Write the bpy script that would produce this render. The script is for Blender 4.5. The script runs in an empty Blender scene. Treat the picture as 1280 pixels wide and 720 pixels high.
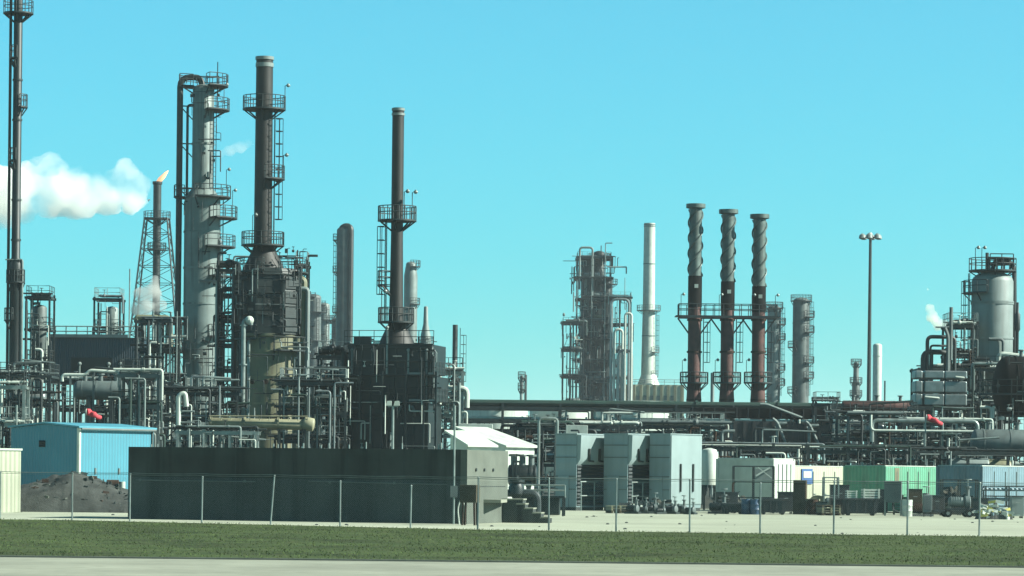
import bpy, math, random
from mathutils import Vector, Matrix
R = math.radians
rnd = random.Random(11)
SC = bpy.context.scene
COL = SC.collection
F, H, ROLL = 2000.0, 2.2, R(0.6)
DK = 2.0    # distances below are written for a focal length of 2000 px; the real lens is DK times longer and everything stands DK times farther
CR, SR = math.cos(ROLL), math.sin(ROLL)
PI = math.pi

def X(px, py, D): return ((px - 640) * CR + (py - 592) * SR) * D / F
def Z(px, py, D): return H + ((px - 640) * SR - (py - 592) * CR) * D / F

# ------------------------------------------------------------------ mesh builder
def bend(pts, r, k=4):
    pts = [Vector(p) for p in pts]
    out = [pts[0]]
    for i in range(1, len(pts) - 1):
        p, a, b = pts[i], pts[i - 1], pts[i + 1]
        da, db = (a - p), (b - p)
        rr = min(r, da.length * .49, db.length * .49)
        s, e = p + da.normalized() * rr, p + db.normalized() * rr
        for j in range(k + 1):
            t = j / k
            out.append(s * (1 - t) ** 2 + p * 2 * t * (1 - t) + e * t * t)
    out.append(pts[-1])
    return out

class MB:
    def __init__(s): s.v = []; s.f = []
    def add(s, vs, fs):
        o = len(s.v); s.v += [tuple(v) for v in vs]; s.f += [tuple(i + o for i in f) for f in fs]
    def box(s, c, d, rz=0, rx=0):
        m = Matrix.Rotation(rz, 3, 'Z') @ Matrix.Rotation(rx, 3, 'X')
        vs = [Vector(c) + m @ Vector((x * d[0] / 2, y * d[1] / 2, z * d[2] / 2)) for z in (-1, 1) for y in (-1, 1) for x in (-1, 1)]
        s.add(vs, [(0, 2, 3, 1), (4, 5, 7, 6), (0, 1, 5, 4), (2, 6, 7, 3), (0, 4, 6, 2), (1, 3, 7, 5)])
    def bar(s, p, q, w, h=None):
        h = h or w
        p, q = Vector(p), Vector(q); d = (q - p)
        if d.length < 1e-5: return
        d.normalize()
        u = d.cross(Vector((0, 0, 1)))
        if u.length < .01: u = Vector((1, 0, 0))
        u.normalize(); n = u.cross(d)
        vs = [e + u * (a * w / 2) + n * (b * h / 2) for e in (p, q) for a, b in ((-1, -1), (1, -1), (1, 1), (-1, 1))]
        s.add(vs, [(3, 2, 1, 0), (4, 5, 6, 7), (0, 1, 5, 4), (1, 2, 6, 5), (2, 3, 7, 6), (3, 0, 4, 7)])
    def tube(s, path, r, n=8, bnd=0, closed=False):
        path = bend(path, bnd) if bnd else [Vector(p) for p in path]
        t0 = (path[1] - path[0]).normalized()
        u = t0.cross(Vector((0, 0, 1)))
        if u.length < .01: u = Vector((1, 0, 0))
        u.normalize(); vs = []
        for i, p in enumerate(path):
            a = path[max(0, i - 1)]; b = path[min(len(path) - 1, i + 1)]
            t = (b - a).normalized()
            u = (u - t * u.dot(t))
            if u.length < 1e-4: u = t.orthogonal()
            u.normalize(); w = t.cross(u)
            rr = r[i] if isinstance(r, (list, tuple)) else r
            vs += [p + (u * math.cos(2 * PI * k / n) + w * math.sin(2 * PI * k / n)) * rr for k in range(n)]
        fs = []
        for i in range(len(path) - 1):
            for k in range(n):
                a, b = i * n + k, i * n + (k + 1) % n
                fs.append((a, b, b + n, a + n))
        fs.append(tuple(range(n - 1, -1, -1))); fs.append(tuple((len(path) - 1) * n + k for k in range(n)))
        s.add(vs, fs)
    def rev(s, prof, p=(0, 0, 0), ax=(0, 0, 1), n=20, a0=0, a1=360):
        p = Vector(p); ax = Vector(ax).normalized()
        if abs(ax.z) > .999: u = Vector((1, 0, 0)); w = Vector((0, 1, 0)) if ax.z > 0 else Vector((0, -1, 0))
        else:
            u = ax.cross(Vector((0, 0, 1))).normalized(); w = ax.cross(u)
        full = abs(a1 - a0) >= 359.9
        m = n if full else n + 1
        vs = []
        for r, t in prof:
            for k in range(m):
                a = R(a0 + (a1 - a0) * k / n)
                vs.append(p + ax * t + (u * math.cos(a) + w * math.sin(a)) * max(r, .003))
        fs = []
        for i in range(len(prof) - 1):
            for k in range(n):
                a, b = i * m + k, i * m + (k + 1) % m
                fs.append((a, b, b + m, a + m))
        if full:
            fs.append(tuple(range(m - 1, -1, -1))); fs.append(tuple((len(prof) - 1) * m + k for k in range(m)))
        s.add(vs, fs)
    def cyl(s, x, y, z0, z1, r0, r1=None, n=18):
        s.rev([(r0, z0), (r0 if r1 is None else r1, z1)], (x, y, 0), n=n)
    def hcyl(s, p, q, r, n=18, dome=.5):
        p, q = Vector(p), Vector(q); L = (q - p).length
        d = r * dome; pr = []
        if dome:
            for k in range(0, 6): a = R(90 * k / 5); pr.append((r * math.sin(a), -d * math.cos(a)))
            for k in range(5, -1, -1): a = R(90 * k / 5); pr.append((r * math.sin(a), L + d * math.cos(a)))
        else: pr = [(r, 0), (r, L)]
        s.rev(pr, p, q - p, n=n)
    def prism(s, pts, z0, z1):
        n = len(pts)
        s.add([(x, y, z0) for x, y in pts] + [(x, y, z1) for x, y in pts],
              [tuple(range(n - 1, -1, -1)), tuple(range(n, 2 * n))] + [(i, (i + 1) % n, (i + 1) % n + n, i + n) for i in range(n)])
    def prism_y(s, pts, y0, y1):
        n = len(pts)
        s.add([(x, y0, z) for x, z in pts] + [(x, y1, z) for x, z in pts],
              [tuple(range(n)), tuple(range(2 * n - 1, n - 1, -1))] + [(i, i + n, (i + 1) % n + n, (i + 1) % n) for i in range(n)])
    def sph(s, c, r, n=12, sz=1):
        s.rev([(r * math.sin(R(180 * k / 8)), -r * sz * math.cos(R(180 * k / 8))) for k in range(9)], c, n=n)
    def build(s, name, mat, parent=None, label=None, bevel=0, ang=35):
        me = bpy.data.meshes.new(name)
        me.from_pydata(s.v, [], s.f)
        me.polygons.foreach_set('use_smooth', [True] * len(me.polygons))
        me.set_sharp_from_angle(angle=R(ang))
        me.materials.append(mat)
        o = bpy.data.objects.new(name, me); COL.objects.link(o)
        if parent: o.parent = parent
        if label: o['label'] = label
        if bevel:
            b = o.modifiers.new('bevel', 'BEVEL'); b.width = bevel; b.segments = 2; b.limit_method = 'ANGLE'; b.harden_normals = True
        return o

def tag(o, label, cat, group=None, kind=None):
    if kind: o['kind'] = kind
    if label: o['label'] = label
    if cat: o['category'] = cat
    if group: o['group'] = group
    return o
def thing(name, label, cat, loc=(0, 0, 0), rz=0, group=None):
    o = bpy.data.objects.new(name, None); COL.objects.link(o)
    o.empty_display_size = .3
    o.location = loc; o.rotation_euler = (0, 0, rz)
    return tag(o, label, cat, group)
def dup(o, loc=None, label=None, parent=None, rz=None, sc=None):
    c = o.copy(); COL.objects.link(c)
    if parent: c.parent = parent
    if loc is not None: c.location = loc
    if rz is not None: c.rotation_euler = (0, 0, rz)
    if sc is not None: c.scale = (sc, sc, sc)
    if label: c['label'] = label
    for ch in list(o.children): dup(ch, parent=c)
    return c

# ------------------------------------------------------------------ materials
def mat(name, base, rough=.7, metal=0.0, var=.25, scale=1.2, streak=0.0, scol=(.06, .032, .02), bump=0.0, rib=0.0, ribaxis='XY', ribd=.25):
    base = [c * k * .66 for c, k in zip(base, (.9, 1, .99))]; scol = [c * k * .66 for c, k in zip(scol, (.85, 1, 1))]
    m = bpy.data.materials.new(name); m.use_nodes = True
    nt = m.node_tree; N = nt.nodes; L = nt.links
    b = N['Principled BSDF']; b.inputs['Roughness'].default_value = rough; b.inputs['Metallic'].default_value = metal
    if rough >= .8: b.inputs['Specular IOR Level'].default_value = .12
    tc = N.new('ShaderNodeTexCoord'); oi = N.new('ShaderNodeObjectInfo')
    ml = N.new('ShaderNodeMath'); ml.operation = 'MULTIPLY'; ml.inputs[1].default_value = 37.0
    L.new(oi.outputs['Random'], ml.inputs[0])
    ad = N.new('ShaderNodeVectorMath'); ad.operation = 'ADD'
    L.new(tc.outputs['Object'], ad.inputs[0]); L.new(ml.outputs[0], ad.inputs[1])
    def noise(sc, det=5, mp=None):
        n = N.new('ShaderNodeTexNoise'); n.inputs['Scale'].default_value = sc; n.inputs['Detail'].default_value = det
        if mp:
            k = N.new('ShaderNodeMapping'); k.inputs['Scale'].default_value = mp; L.new(ad.outputs[0], k.inputs[0]); L.new(k.outputs[0], n.inputs['Vector'])
        else: L.new(ad.outputs[0], n.inputs['Vector'])
        return n
    n1 = noise(scale)
    cr = N.new('ShaderNodeValToRGB')
    cr.color_ramp.elements[0].position = .3; cr.color_ramp.elements[1].position = .7
    cr.color_ramp.elements[0].color = (*[c * (1 - var) for c in base], 1)
    cr.color_ramp.elements[1].color = (*[min(.9, c * (1 + var)) for c in base], 1)
    L.new(n1.outputs['Fac'], cr.inputs[0]); out = cr.outputs[0]
    if streak:
        n2 = noise(1.0, 6, (2.2, 2.2, .16))
        r2 = N.new('ShaderNodeValToRGB'); r2.color_ramp.elements[0].position = .5; r2.color_ramp.elements[1].position = .68
        L.new(n2.outputs['Fac'], r2.inputs[0])
        k = N.new('ShaderNodeMath'); k.operation = 'MULTIPLY'; k.inputs[1].default_value = streak; L.new(r2.outputs[0], k.inputs[0])
        mx = N.new('ShaderNodeMix'); mx.data_type = 'RGBA'
        L.new(k.outputs[0], mx.inputs['Factor']); L.new(out, mx.inputs['A']); mx.inputs['B'].default_value = (*scol, 1); out = mx.outputs['Result']
    L.new(out, b.inputs['Base Color'])
    hgt = None
    if bump:
        n3 = noise(scale * 6, 6); hgt = n3.outputs['Fac']
    if rib:
        sx = N.new('ShaderNodeSeparateXYZ'); L.new(tc.outputs['Object'], sx.inputs[0])
        a = N.new('ShaderNodeMath'); a.operation = 'ADD'
        if ribaxis == 'XY': L.new(sx.outputs[0], a.inputs[0]); L.new(sx.outputs[1], a.inputs[1])
        else: L.new(sx.outputs[2], a.inputs[0]); a.inputs[1].default_value = 0
        q = N.new('ShaderNodeMath'); q.operation = 'MULTIPLY'; q.inputs[1].default_value = 2 * PI / ribd; L.new(a.outputs[0], q.inputs[0])
        w = N.new('ShaderNodeMath'); w.operation = 'SINE'; L.new(q.outputs[0], w.inputs[0])
        hgt = w.outputs[0]
    if hgt:
        bp = N.new('ShaderNodeBump'); bp.inputs['Strength'].default_value = rib or bump; bp.inputs['Distance'].default_value = .04
        L.new(hgt, bp.inputs['Height']); L.new(bp.outputs[0], b.inputs['Normal'])
    return m

RUST = (.16, .075, .04)
M = dict(
    steel=mat('dark_steel', (.018, .03, .03), .55, .1, .4, 1.5, .25, (.05, .04, .032)),
    black=mat('black_heater_plate', (.007, .017, .017), .5, .1, .4, .9, .2, (.03, .03, .026)),
    galv=mat('galvanised_steel', (.3, .33, .31), .45, .35, .25, 2, .25, (0.120, 0.090, 0.066)),
    grey=mat('grey_paint', (.13, .155, .15), .6, 0, .25, 1, .3, (0.078, 0.060, 0.048)),
    grey2=mat('pale_grey_paint', (.24, .275, .262), .55, 0, .15, .7, .35, (0.132, 0.120, 0.102)),
    alum=mat('aluminium_cladding', (.33, .345, .34), .38, .55, .18, 2, .2, (0.180, 0.162, 0.132)),
    white=mat('weathered_white', (.66, .66, .58), .5, 0, .12, 1.2, .25, (0.252, 0.222, 0.168)),
    cream=mat('cream_sheet', (.52, .5, .37), .6, 0, .1, .7, .2, (0.300, 0.252, 0.180), 0, .25),
    tan=mat('tan_paint', (.24, .22, .13), .55, 0, .22, .8, .45, (0.120, 0.072, 0.042)),
    mustard=mat('mustard_duct', (.34, .3, .19), .55, 0, .25, 1.2, .3, (0.144, 0.084, 0.042)),
    redox=mat('red_oxide', (.105, .034, .027), .75, 0, .35, 1.1, .35, (0.042, 0.024, 0.018)),
    soot=mat('soot_black', (.006, .006, .006), .8, 0, .3, 1.5, .05, (0.042, 0.024, 0.018)),
    brownstack=mat('brown_stack_steel', (.02, .02, .0175), .6, .2, .3, .7, .45, (0.024, 0.018, 0.016)),
    rust=mat('rusty_steel', (.075, .042, .03), .85, .1, .4, 2.5, .4, (0.042, 0.021, 0.012)),
    strake=mat('grey_strake_steel', (.115, .15, .138), .55, .3, .25, 1.6, .45, (0.060, 0.045, 0.036)),
    colgrey=mat('column_insulation', (.22, .25, .235), .5, .2, .18, .8, .55, (0.090, 0.072, 0.054)),
    colgrey2=mat('far_column_steel', (.115, .135, .128), .6, .1, .25, .8, .4, (0.084, 0.060, 0.048)),
    bluewall=mat('blue_corrugated_sheet', (.065, .27, .36), .55, 0, .07, .5, .12, (0.060, 0.168, 0.216), 0, .5),
    blueroof=mat('blue_roof_sheet', (.09, .33, .42), .5, 0, .1, .6),
    concrete=mat('shaded_stained_concrete', (.075, .08, .076), .9, 0, .3, .5, .7, (.035, .038, .036), .35),  # stain streaks over a tone darkened to carry the wall front's shade
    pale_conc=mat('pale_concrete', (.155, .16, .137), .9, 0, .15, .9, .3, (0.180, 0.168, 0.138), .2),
    enc=mat('grey_green_enclosure', (.25, .32, .335), .5, 0, .08, .8, .2, (0.108, 0.126, 0.120), 0, .22, 'Z', .9),
    enc_hood=mat('pale_enclosure_hood', (.31, .37, .37), .5, 0, .08, .9, .15, (0.144, 0.162, 0.150)),
    louver=mat('dark_louvre', (.014, .027, .03), .6, 0, .2, 1, 0, RUST, 0, 1.0, 'Z', .22),
    darkgreen=mat('green_container_sheet', (.14, .4, .25), .55, 0, .12, .8, .5, (0.180, 0.180, 0.120), 0, .6),
    navy=mat('navy_container_sheet', (.03, .065, .09), .55, 0, .12, .8, .2, (0.060, 0.060, 0.060), 0, .6),
    bluepale=mat('pale_blue_container_sheet', (.17, .26, .31), .55, 0, .12, .8, .45, (0.120, 0.120, 0.120), 0, .6),
    brown=mat('brown_panel', (.1, .075, .05), .8, 0, .25, 1.5, .2),
    bin=mat('dark_skip_paint', (.022, .028, .03), .6, 0, .35, 1.5, .5, (0.060, 0.036, 0.024)),
    bluebin=mat('blue_drum_plastic', (.04, .085, .16), .5, 0, .2, 2),
    glass=mat('dark_window', (.03, .05, .055), .12, 0, .1),
    red=mat('red_windsock_cloth', (.75, .09, .11), .8, 0, .12, 3),
    yellow=mat('yellow_sheet', (.65, .55, .12), .7, 0, .2, 3),
    rubber=mat('tyre_rubber', (.02, .02, .02), .85, 0, .2),
    greenpipe=mat('green_pipe_paint', (.025, .06, .045), .5, 0, .2, .8, .3, (0.036, 0.030, 0.024)),
    signblue=mat('sign_blue', (.06, .14, .35), .5, 0, .1),
    concbase=mat('pale_road_concrete', (.36, .345, .275), .9, 0, .16, .35, .25, (0.162, 0.150, 0.120), .3),
    sand=mat('sand_ground', (.5, .485, .375), .95, 0, .16, .12, .3, (.4, .36, .25), .35),
    yard=mat('plant_yard_gravel', (.075, .07, .058), .95, 0, .3, .35, .0, RUST, .35),
    earth=mat('grey_brown_spoil', (.078, .076, .07), .95, 0, .35, 1.4, .0, RUST, .8),
    turf=mat('turf_soil', (.058, .078, .026), .95, 0, .4, .3, .55, (.12, .1, .045), .5),
    blade=mat('grass_blade', (.092, .124, .042), .95, 0, .5, .25),
    leaf=mat('far_tree_leaf', (.05, .075, .035), .8, 0, .4, .2),
)
def emis(name, col, st):
    m = bpy.data.materials.new(name); m.use_nodes = True
    b = m.node_tree.nodes['Principled BSDF']; b.inputs['Base Color'].default_value = (*col, 1)
    b.inputs['Emission Color'].default_value = (*col, 1); b.inputs['Emission Strength'].default_value = st
    return m
M['flame'] = emis('flare_flame', (1, .47, .25), .36)
def volmat(name, dens, col, sc, lo, hi, ani=.2):
    m = bpy.data.materials.new(name); m.use_nodes = True
    nt = m.node_tree; N = nt.nodes; L = nt.links
    N.remove(N['Principled BSDF'])
    v = N.new('ShaderNodeVolumePrincipled'); v.inputs['Color'].default_value = (*col, 1); v.inputs['Anisotropy'].default_value = ani
    L.new(v.outputs[0], N['Material Output'].inputs['Volume'])
    if sc:
        tc = N.new('ShaderNodeTexCoord'); n = N.new('ShaderNodeTexNoise'); n.inputs['Scale'].default_value = sc; n.inputs['Detail'].default_value = 5
        mr = N.new('ShaderNodeMapRange'); mr.inputs['From Min'].default_value = lo; mr.inputs['From Max'].default_value = hi
        mr.inputs['To Min'].default_value = 0; mr.inputs['To Max'].default_value = dens
        L.new(tc.outputs['Object'], n.inputs['Vector']); L.new(n.outputs['Fac'], mr.inputs['Value']); L.new(mr.outputs[0], v.inputs['Density'])
    else: v.inputs['Density'].default_value = dens
    return m
def chainmat():
    m = bpy.data.materials.new('chain_link_wire'); m.use_nodes = True
    nt = m.node_tree; N = nt.nodes; L = nt.links
    b = N['Principled BSDF']; b.inputs['Base Color'].default_value = (.3, .31, .3, 1); b.inputs['Metallic'].default_value = .4; b.inputs['Roughness'].default_value = .5
    tc = N.new('ShaderNodeTexCoord'); sx = N.new('ShaderNodeSeparateXYZ'); L.new(tc.outputs['Object'], sx.inputs[0])
    fac = []
    for op in ('ADD', 'SUBTRACT'):
        a = N.new('ShaderNodeMath'); a.operation = op; L.new(sx.outputs[0], a.inputs[0]); L.new(sx.outputs[2], a.inputs[1])
        d = N.new('ShaderNodeMath'); d.operation = 'DIVIDE'; d.inputs[1].default_value = .075; L.new(a.outputs[0], d.inputs[0])
        f = N.new('ShaderNodeMath'); f.operation = 'FRACT'; L.new(d.outputs[0], f.inputs[0])
        g = N.new('ShaderNodeMath'); g.operation = 'LESS_THAN'; g.inputs[1].default_value = .055; L.new(f.outputs[0], g.inputs[0]); fac.append(g)
    mx = N.new('ShaderNodeMath'); mx.operation = 'MAXIMUM'; L.new(fac[0].outputs[0], mx.inputs[0]); L.new(fac[1].outputs[0], mx.inputs[1])
    L.new(mx.outputs[0], b.inputs['Alpha'])
    return m
M['chain'] = chainmat()

# ------------------------------------------------------------------ reusable parts
def railing_path(mb, pts, h=1.1, r=.035, step=1.2):
    pts = [Vector(p) for p in pts]
    for k in (1.0, .55): mb.tube([p + Vector((0, 0, h * k)) for p in pts], r, 5)
    for a, b in zip(pts, pts[1:]):
        n = max(1, int((b - a).length / step))
        for i in range(n + (1 if b is pts[-1] else 0)):
            q = a + (b - a) * (i / n); mb.tube([q, q + Vector((0, 0, h))], r, 5)
def arc(ri, a0, a1, z, n=18, c=(0, 0)):
    return [(c[0] + ri * math.cos(R(a0 + (a1 - a0) * k / n)), c[1] + ri * math.sin(R(a0 + (a1 - a0) * k / n)), z) for k in range(n + 1)]
def platform(root, z, ri, ro, a0=0, a1=360, m='steel', c=(0, 0), r=.04, rail=True):
    d = MB(); n = max(6, int(abs(a1 - a0) / 18))
    d.rev([(ri, z - .13), (ro, z - .13), (ro, z), (ri, z)], (c[0], c[1], 0), n=n, a0=a0, a1=a1)
    for k in range(0, n + 1, 3):
        a = R(a0 + (a1 - a0) * k / n); ca, sa = math.cos(a), math.sin(a)
        d.bar((c[0] + ri * ca, c[1] + ri * sa, z - .9), (c[0] + ro * .95 * ca, c[1] + ro * .95 * sa, z - .13), .1)
    p = d.build('platform', M[m], root)
    if rail:
        q = MB(); pts = arc(ro - .05, a0, a1, z, n, c)
        if abs(a1 - a0) < 359: pts = [arc(ri + .1, a0, a0 + 1, z, 1, c)[0]] + pts + [arc(ri + .1, a1, a1 + 1, z, 1, c)[0]]
        railing_path(q, pts, 1.1, r, .75)
        q.build('railing', M[m], p)
    return p
def ladder(root, x, y, ang, z0, z1, m='steel', cage=True, r=.035):
    d = MB(); a = R(ang); t = Vector((-math.sin(a), math.cos(a), 0)); o = Vector((math.cos(a), math.sin(a), 0)); b = Vector((x, y, 0))
    for s in (-.25, .25): d.bar(b + t * s + Vector((0, 0, z0)), b + t * s + Vector((0, 0, z1)), .07)
    z = z0 + .3
    while z < z1: d.bar(b - t * .25 + Vector((0, 0, z)), b + t * .25 + Vector((0, 0, z)), .035); z += .45
    if cage:
        z = z0 + 2.2; prev = None
        while z < z1:
            pts = [b + t * (.36 * math.cos(R(g))) + o * (.1 + .62 * math.sin(R(g))) + Vector((0, 0, z)) for g in range(0, 181, 30)]
            d.tube(pts, r, 4)
            if prev:
                for i in (1, 3, 5): d.bar(prev[i], pts[i], .05)
            prev = pts; z += 1.1
    return d.build('ladder', M[m], root)
def lamp(root, x, y, z, h=1.9, m='steel'):
    d = MB(); d.tube([(x, y, z), (x, y, z + h), (x + .25, y, z + h + .1)], .035, 5)
    o = d.build('lamp_post', M[m], root)
    e = MB(); e.rev([(.05, .2), (.16, .08), (.18, 0), (.1, -.12)], (x + .28, y, z + h + .02), n=8); e.build('lamp_head', M['galv'], o)
def nozzles(root, r, zs, m, c=(0, 0)):
    for z, a in zs:
        d = MB(); ca, sa = math.cos(R(a)), math.sin(R(a))
        d.hcyl((c[0] + r * .9 * ca, c[1] + r * .9 * sa, z), (c[0] + (r + .35) * ca, c[1] + (r + .35) * sa, z), .22, 10, 0)
        d.hcyl((c[0] + (r + .33) * ca, c[1] + (r + .33) * sa, z), (c[0] + (r + .43) * ca, c[1] + (r + .43) * sa, z), .34, 10, 0)
        d.build('manway', M[m], root)

def vcol(name, label, cat, px, D, prof, m, plats=(), lad=None, group=None, dome=True, bands=(), band_m='steel', lamps=(), n=22, man=(), pm='steel'):
    """prof: (radius_px, py) from top to bottom; shell goes on to the ground"""
    s = D / F; pm_ = (prof[0][1] + prof[-1][1]) / 2
    root = thing(name, label, cat, (X(px, pm_, D), D, 0), 0, group)
    z = lambda py: Z(px, py, D)
    pr = [(prof[-1][0] * s, 0)] + [(r * s, z(py)) for r, py in reversed(prof)]
    rt, zt = pr[-1]
    if dome: pr += [(rt * math.cos(R(a)), zt + rt * .5 * math.sin(R(a))) for a in (20, 40, 60, 80, 90)]
    d = MB(); d.rev(pr, n=n); d.build('shell', M[m], root)
    def rad(zz):
        for (r0, z0), (r1, z1) in zip(pr, pr[1:]):
            if z0 <= zz <= z1: return r0 + (r1 - r0) * (zz - z0) / max(1e-6, z1 - z0)
        return rt
    for py in bands:
        d = MB(); zz = z(py); d.rev([(rad(zz) * .99, zz - .09), (rad(zz) + .07, zz - .09), (rad(zz) + .07, zz + .09), (rad(zz) * .99, zz + .09)], n=n); d.build('stiffening_band', M[band_m], root)
    for py, hp, a0, a1 in plats: platform(root, z(py), rad(z(py) - .2) * .97, hp * s, a0, a1, pm)
    if lad:
        for ang, p0, p1, *cg in lad:
            rr = rad((z(p0) + z(p1)) / 2) + .28
            ladder(root, rr * math.cos(R(ang)), rr * math.sin(R(ang)), ang, z(p0), z(p1), pm, not cg)
    for lx, py in lamps: lamp(root, lx * s, -.3, z(py), 1.9)
    if man: nozzles(root, rad(z(man[0][0])), [(z(p), a) for p, a in man], m)
    return root, z, s, rad

def small_piping(root, x0, x1, y0, y1, z0, z1, n, seed, m='galv', name='small_piping', rs=1):
    g = random.Random(seed); d = MB()
    for i in range(n):
        x, y, z = g.uniform(x0, x1), g.uniform(y0, y1), g.uniform(z0, z1); r = g.choice([.025, .03, .035, .045, .06]) * rs; c = g.random()
        if c < .38:
            L = g.uniform(.6, 3.2) * (1 if rs == 1 else 1.6); pts = [(x, y, z), (min(x1, x + L), y, z)]
            if g.random() < .6: pts.append((pts[-1][0], y, max(z0, z - g.uniform(.3, 1.6))))
            if g.random() < .4: pts.insert(0, (x, y, min(z1, z + g.uniform(.3, 1.4))))
            if pts[0] == pts[1] or abs(pts[0][0] - pts[1][0]) + abs(pts[0][2] - pts[1][2]) < .05: continue
            d.tube(pts, r, 5, .12)
        elif c < .76:
            L = g.uniform(.8, 3.5) * (1 if rs == 1 else 2.2); pts = [(x, y, z), (x, y, min(z1, z + L) + .05)]
            if g.random() < .35: pts.append((x + g.uniform(.2, .7), y, pts[-1][2]))
            d.tube(pts, r, 5, .1)
        elif c < .9:
            d.hcyl((x, y, z), (x + g.uniform(.12, .35), y, z), g.uniform(.07, .17) * (1 if rs == 1 else 2.5), 7, .3); d.tube([(x + .08, y, z), (x + .08, y, z + .35)], .025, 4); d.cyl(x + .08, y, z + .33, z + .38, .12, n=7)
        else: d.box((x, y, z), (g.uniform(.15, .5), .12, g.uniform(.15, .4)))
    o = d.build(name, M[m], root); o['kind'] = 'stuff'; return o
PIPE_M = ['steel', 'steel', 'galv', 'grey', 'alum', 'white', 'steel', 'grey2', 'greenpipe', 'steel', 'black', 'galv', 'steel', 'rust', 'steel', 'white']
def rack(name, label, cat, pxl, pxr, pyt, D, depth=4, nlev=3, seed=1, bay=3.2, pipes=4, risers=5, rail=.6, drums=1, colm='steel', zb=0, rmax=.22, group=None, yaw=0, grate=.4, brace=.5, mats=None, levels=None):
    g = random.Random(seed); mats = mats or PIPE_M
    pm = (pxl + pxr) / 2
    x0, x1, zt = X(pxl, pyt, D), X(pxr, pyt, D), Z(pm, pyt, D)
    W = x1 - x0
    root = thing(name, label, cat, ((x0 + x1) / 2, D, 0), yaw, group)
    nb = max(1, round(W / bay)); xs = [-W / 2 + W * i / nb for i in range(nb + 1)]
    for x in xs:
        for y in (0, depth):
            d = MB(); d.bar((x, y, zb), (x, y, zt + g.uniform(-.2, .5)), .2); d.build('column', M[colm], root)
    lv = levels or [zb + (zt - zb) * (k + 1) / nlev for k in range(nlev)]
    for k, z in enumerate(lv):
        d = MB()
        bt = 1.7 if D > 300 else 1
        for y in (0, depth): d.bar((-W / 2 - .2 * bt, y, z), (W / 2 + .2 * bt, y, z), .16 * bt, .26 * bt)
        for x in xs: d.bar((x, 0, z), (x, depth, z), .14, .22)
        if g.random() < grate or D > 300: d.box((0, depth / 2, z + .16), (W + (1.2 if D > 300 and k % 2 else 0), depth + (1.6 if D > 300 and k % 3 == 0 else 0), .05 * bt * bt))
        fl = d.build('floor_frame', M[colm], root)
        if g.random() < rail:
            q = MB(); a = -W / 2; b = W / 2
            if W > 6 and g.random() < .5: a, b = sorted((g.choice(xs), g.choice(xs)));  b = b if b > a else a + W / nb
            railing_path(q, [(a, depth, z + .15), (a, 0, z + .15), (b, 0, z + .15), (b, depth, z + .15)], 1.1, .035, 1.0); q.build('railing', M[g.choice(['galv', 'steel'])], fl)
        zl = lv[k - 1] if k else zb
        for j in range(int(pipes * (1.5 if W <= 8 else 2.2) + .5)):
            r = min(rmax, g.choice([.05, .06, .07, .09, .09, .12, .16, .22])); y = g.uniform(.1, depth - .1) if j else -.12
            a, b = -W / 2 + g.uniform(-.3, .35) * W * .6, W / 2 + g.uniform(-.35, .3) * W * .6
            if W > 8: L_ = g.uniform(2, 7); a = g.uniform(-W / 2, W / 2 - L_); b = a + L_
            zz = z + .15 + r + g.uniform(0, .3); pts = [(a, y, zz), (b, y, zz)]
            c = g.random()
            if c < .4: pts = [(a, y, zz), (b, y, zz), (b, y, zl + g.uniform(.2, .6) * (z - zl))]
            elif c < .6: pts = [(a, y, zl + g.uniform(.1, .8) * (z - zl)), (a, y, zz), (b, y, zz)]
            elif c < .75: pts = [(a, y, zz), ((a + b) / 2, y, zz), ((a + b) / 2, y, zz + g.uniform(.6, 1.2)), (b, y, zz + .9)] if b - a > 3 else pts
            d = MB(); d.tube(pts, r, 9, r * 2.2)
            for t in range(2):
                xx = a + (b - a) * g.random(); d.hcyl((xx, y, zz), (xx + .12, y, zz), r * 1.5, 9, 0)
            if g.random() < .5:
                xx = a + (b - a) * g.uniform(.2, .8); d.sph((xx, y, zz), r * 1.7, 8); d.tube([(xx, y, zz), (xx, y, zz + .5 + r)], .04, 5); d.cyl(xx, y, zz + .5 + r, zz + .55 + r, .2, n=8)
            d.build('pipe', M[g.choice(mats)], root)
    for j in range(int(risers * 1.6)):
        x = g.uniform(-W / 2, W / 2); y = g.choice([-.25, -.4, g.uniform(0, depth)]); r = min(rmax, g.choice([.05, .06, .08, .11, .15]))
        za = zb + g.uniform(0, .4) * (zt - zb); zc = zb + g.uniform(.65, 1.08) * (zt - zb)
        pts = [(x, y, za), (x, y, zc)]
        if g.random() < .6: pts.append((x + g.choice([-1, 1]) * g.uniform(.5, 1.6), y, zc))
        d = MB(); d.tube(pts, r, 9, r * 2.4); d.cyl(x, y, za + (zc - za) * .4, za + (zc - za) * .4 + .1, r * 1.5, n=9); d.build('riser_pipe', M[g.choice(mats)], root)
    k_ = max(12, int(W * (zt - zb) * .55)) if D < 200 else max(20, int(W * zt * .12)); rs = 2.4 if D > 200 else 1
    small_piping(root, -W / 2, W / 2 - rs * .8 + .8, -.35, depth * .8, zb + .3, zt - (rs - 1) * 1.5, int(k_ * 1.1), seed + 500, 'steel', rs=rs)
    small_piping(root, -W / 2, W / 2 - rs * .8 + .8, -.45, depth * .5, zb + .3, zt - (rs - 1) * 1.5, int(k_ * .8), seed + 600, 'galv', rs=rs)
    small_piping(root, -W / 2, W / 2, -.5, depth * .4, zb + .3, zt, int(k_ * .35), seed + 700, 'white', 'pale_fittings', rs=rs)
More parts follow.
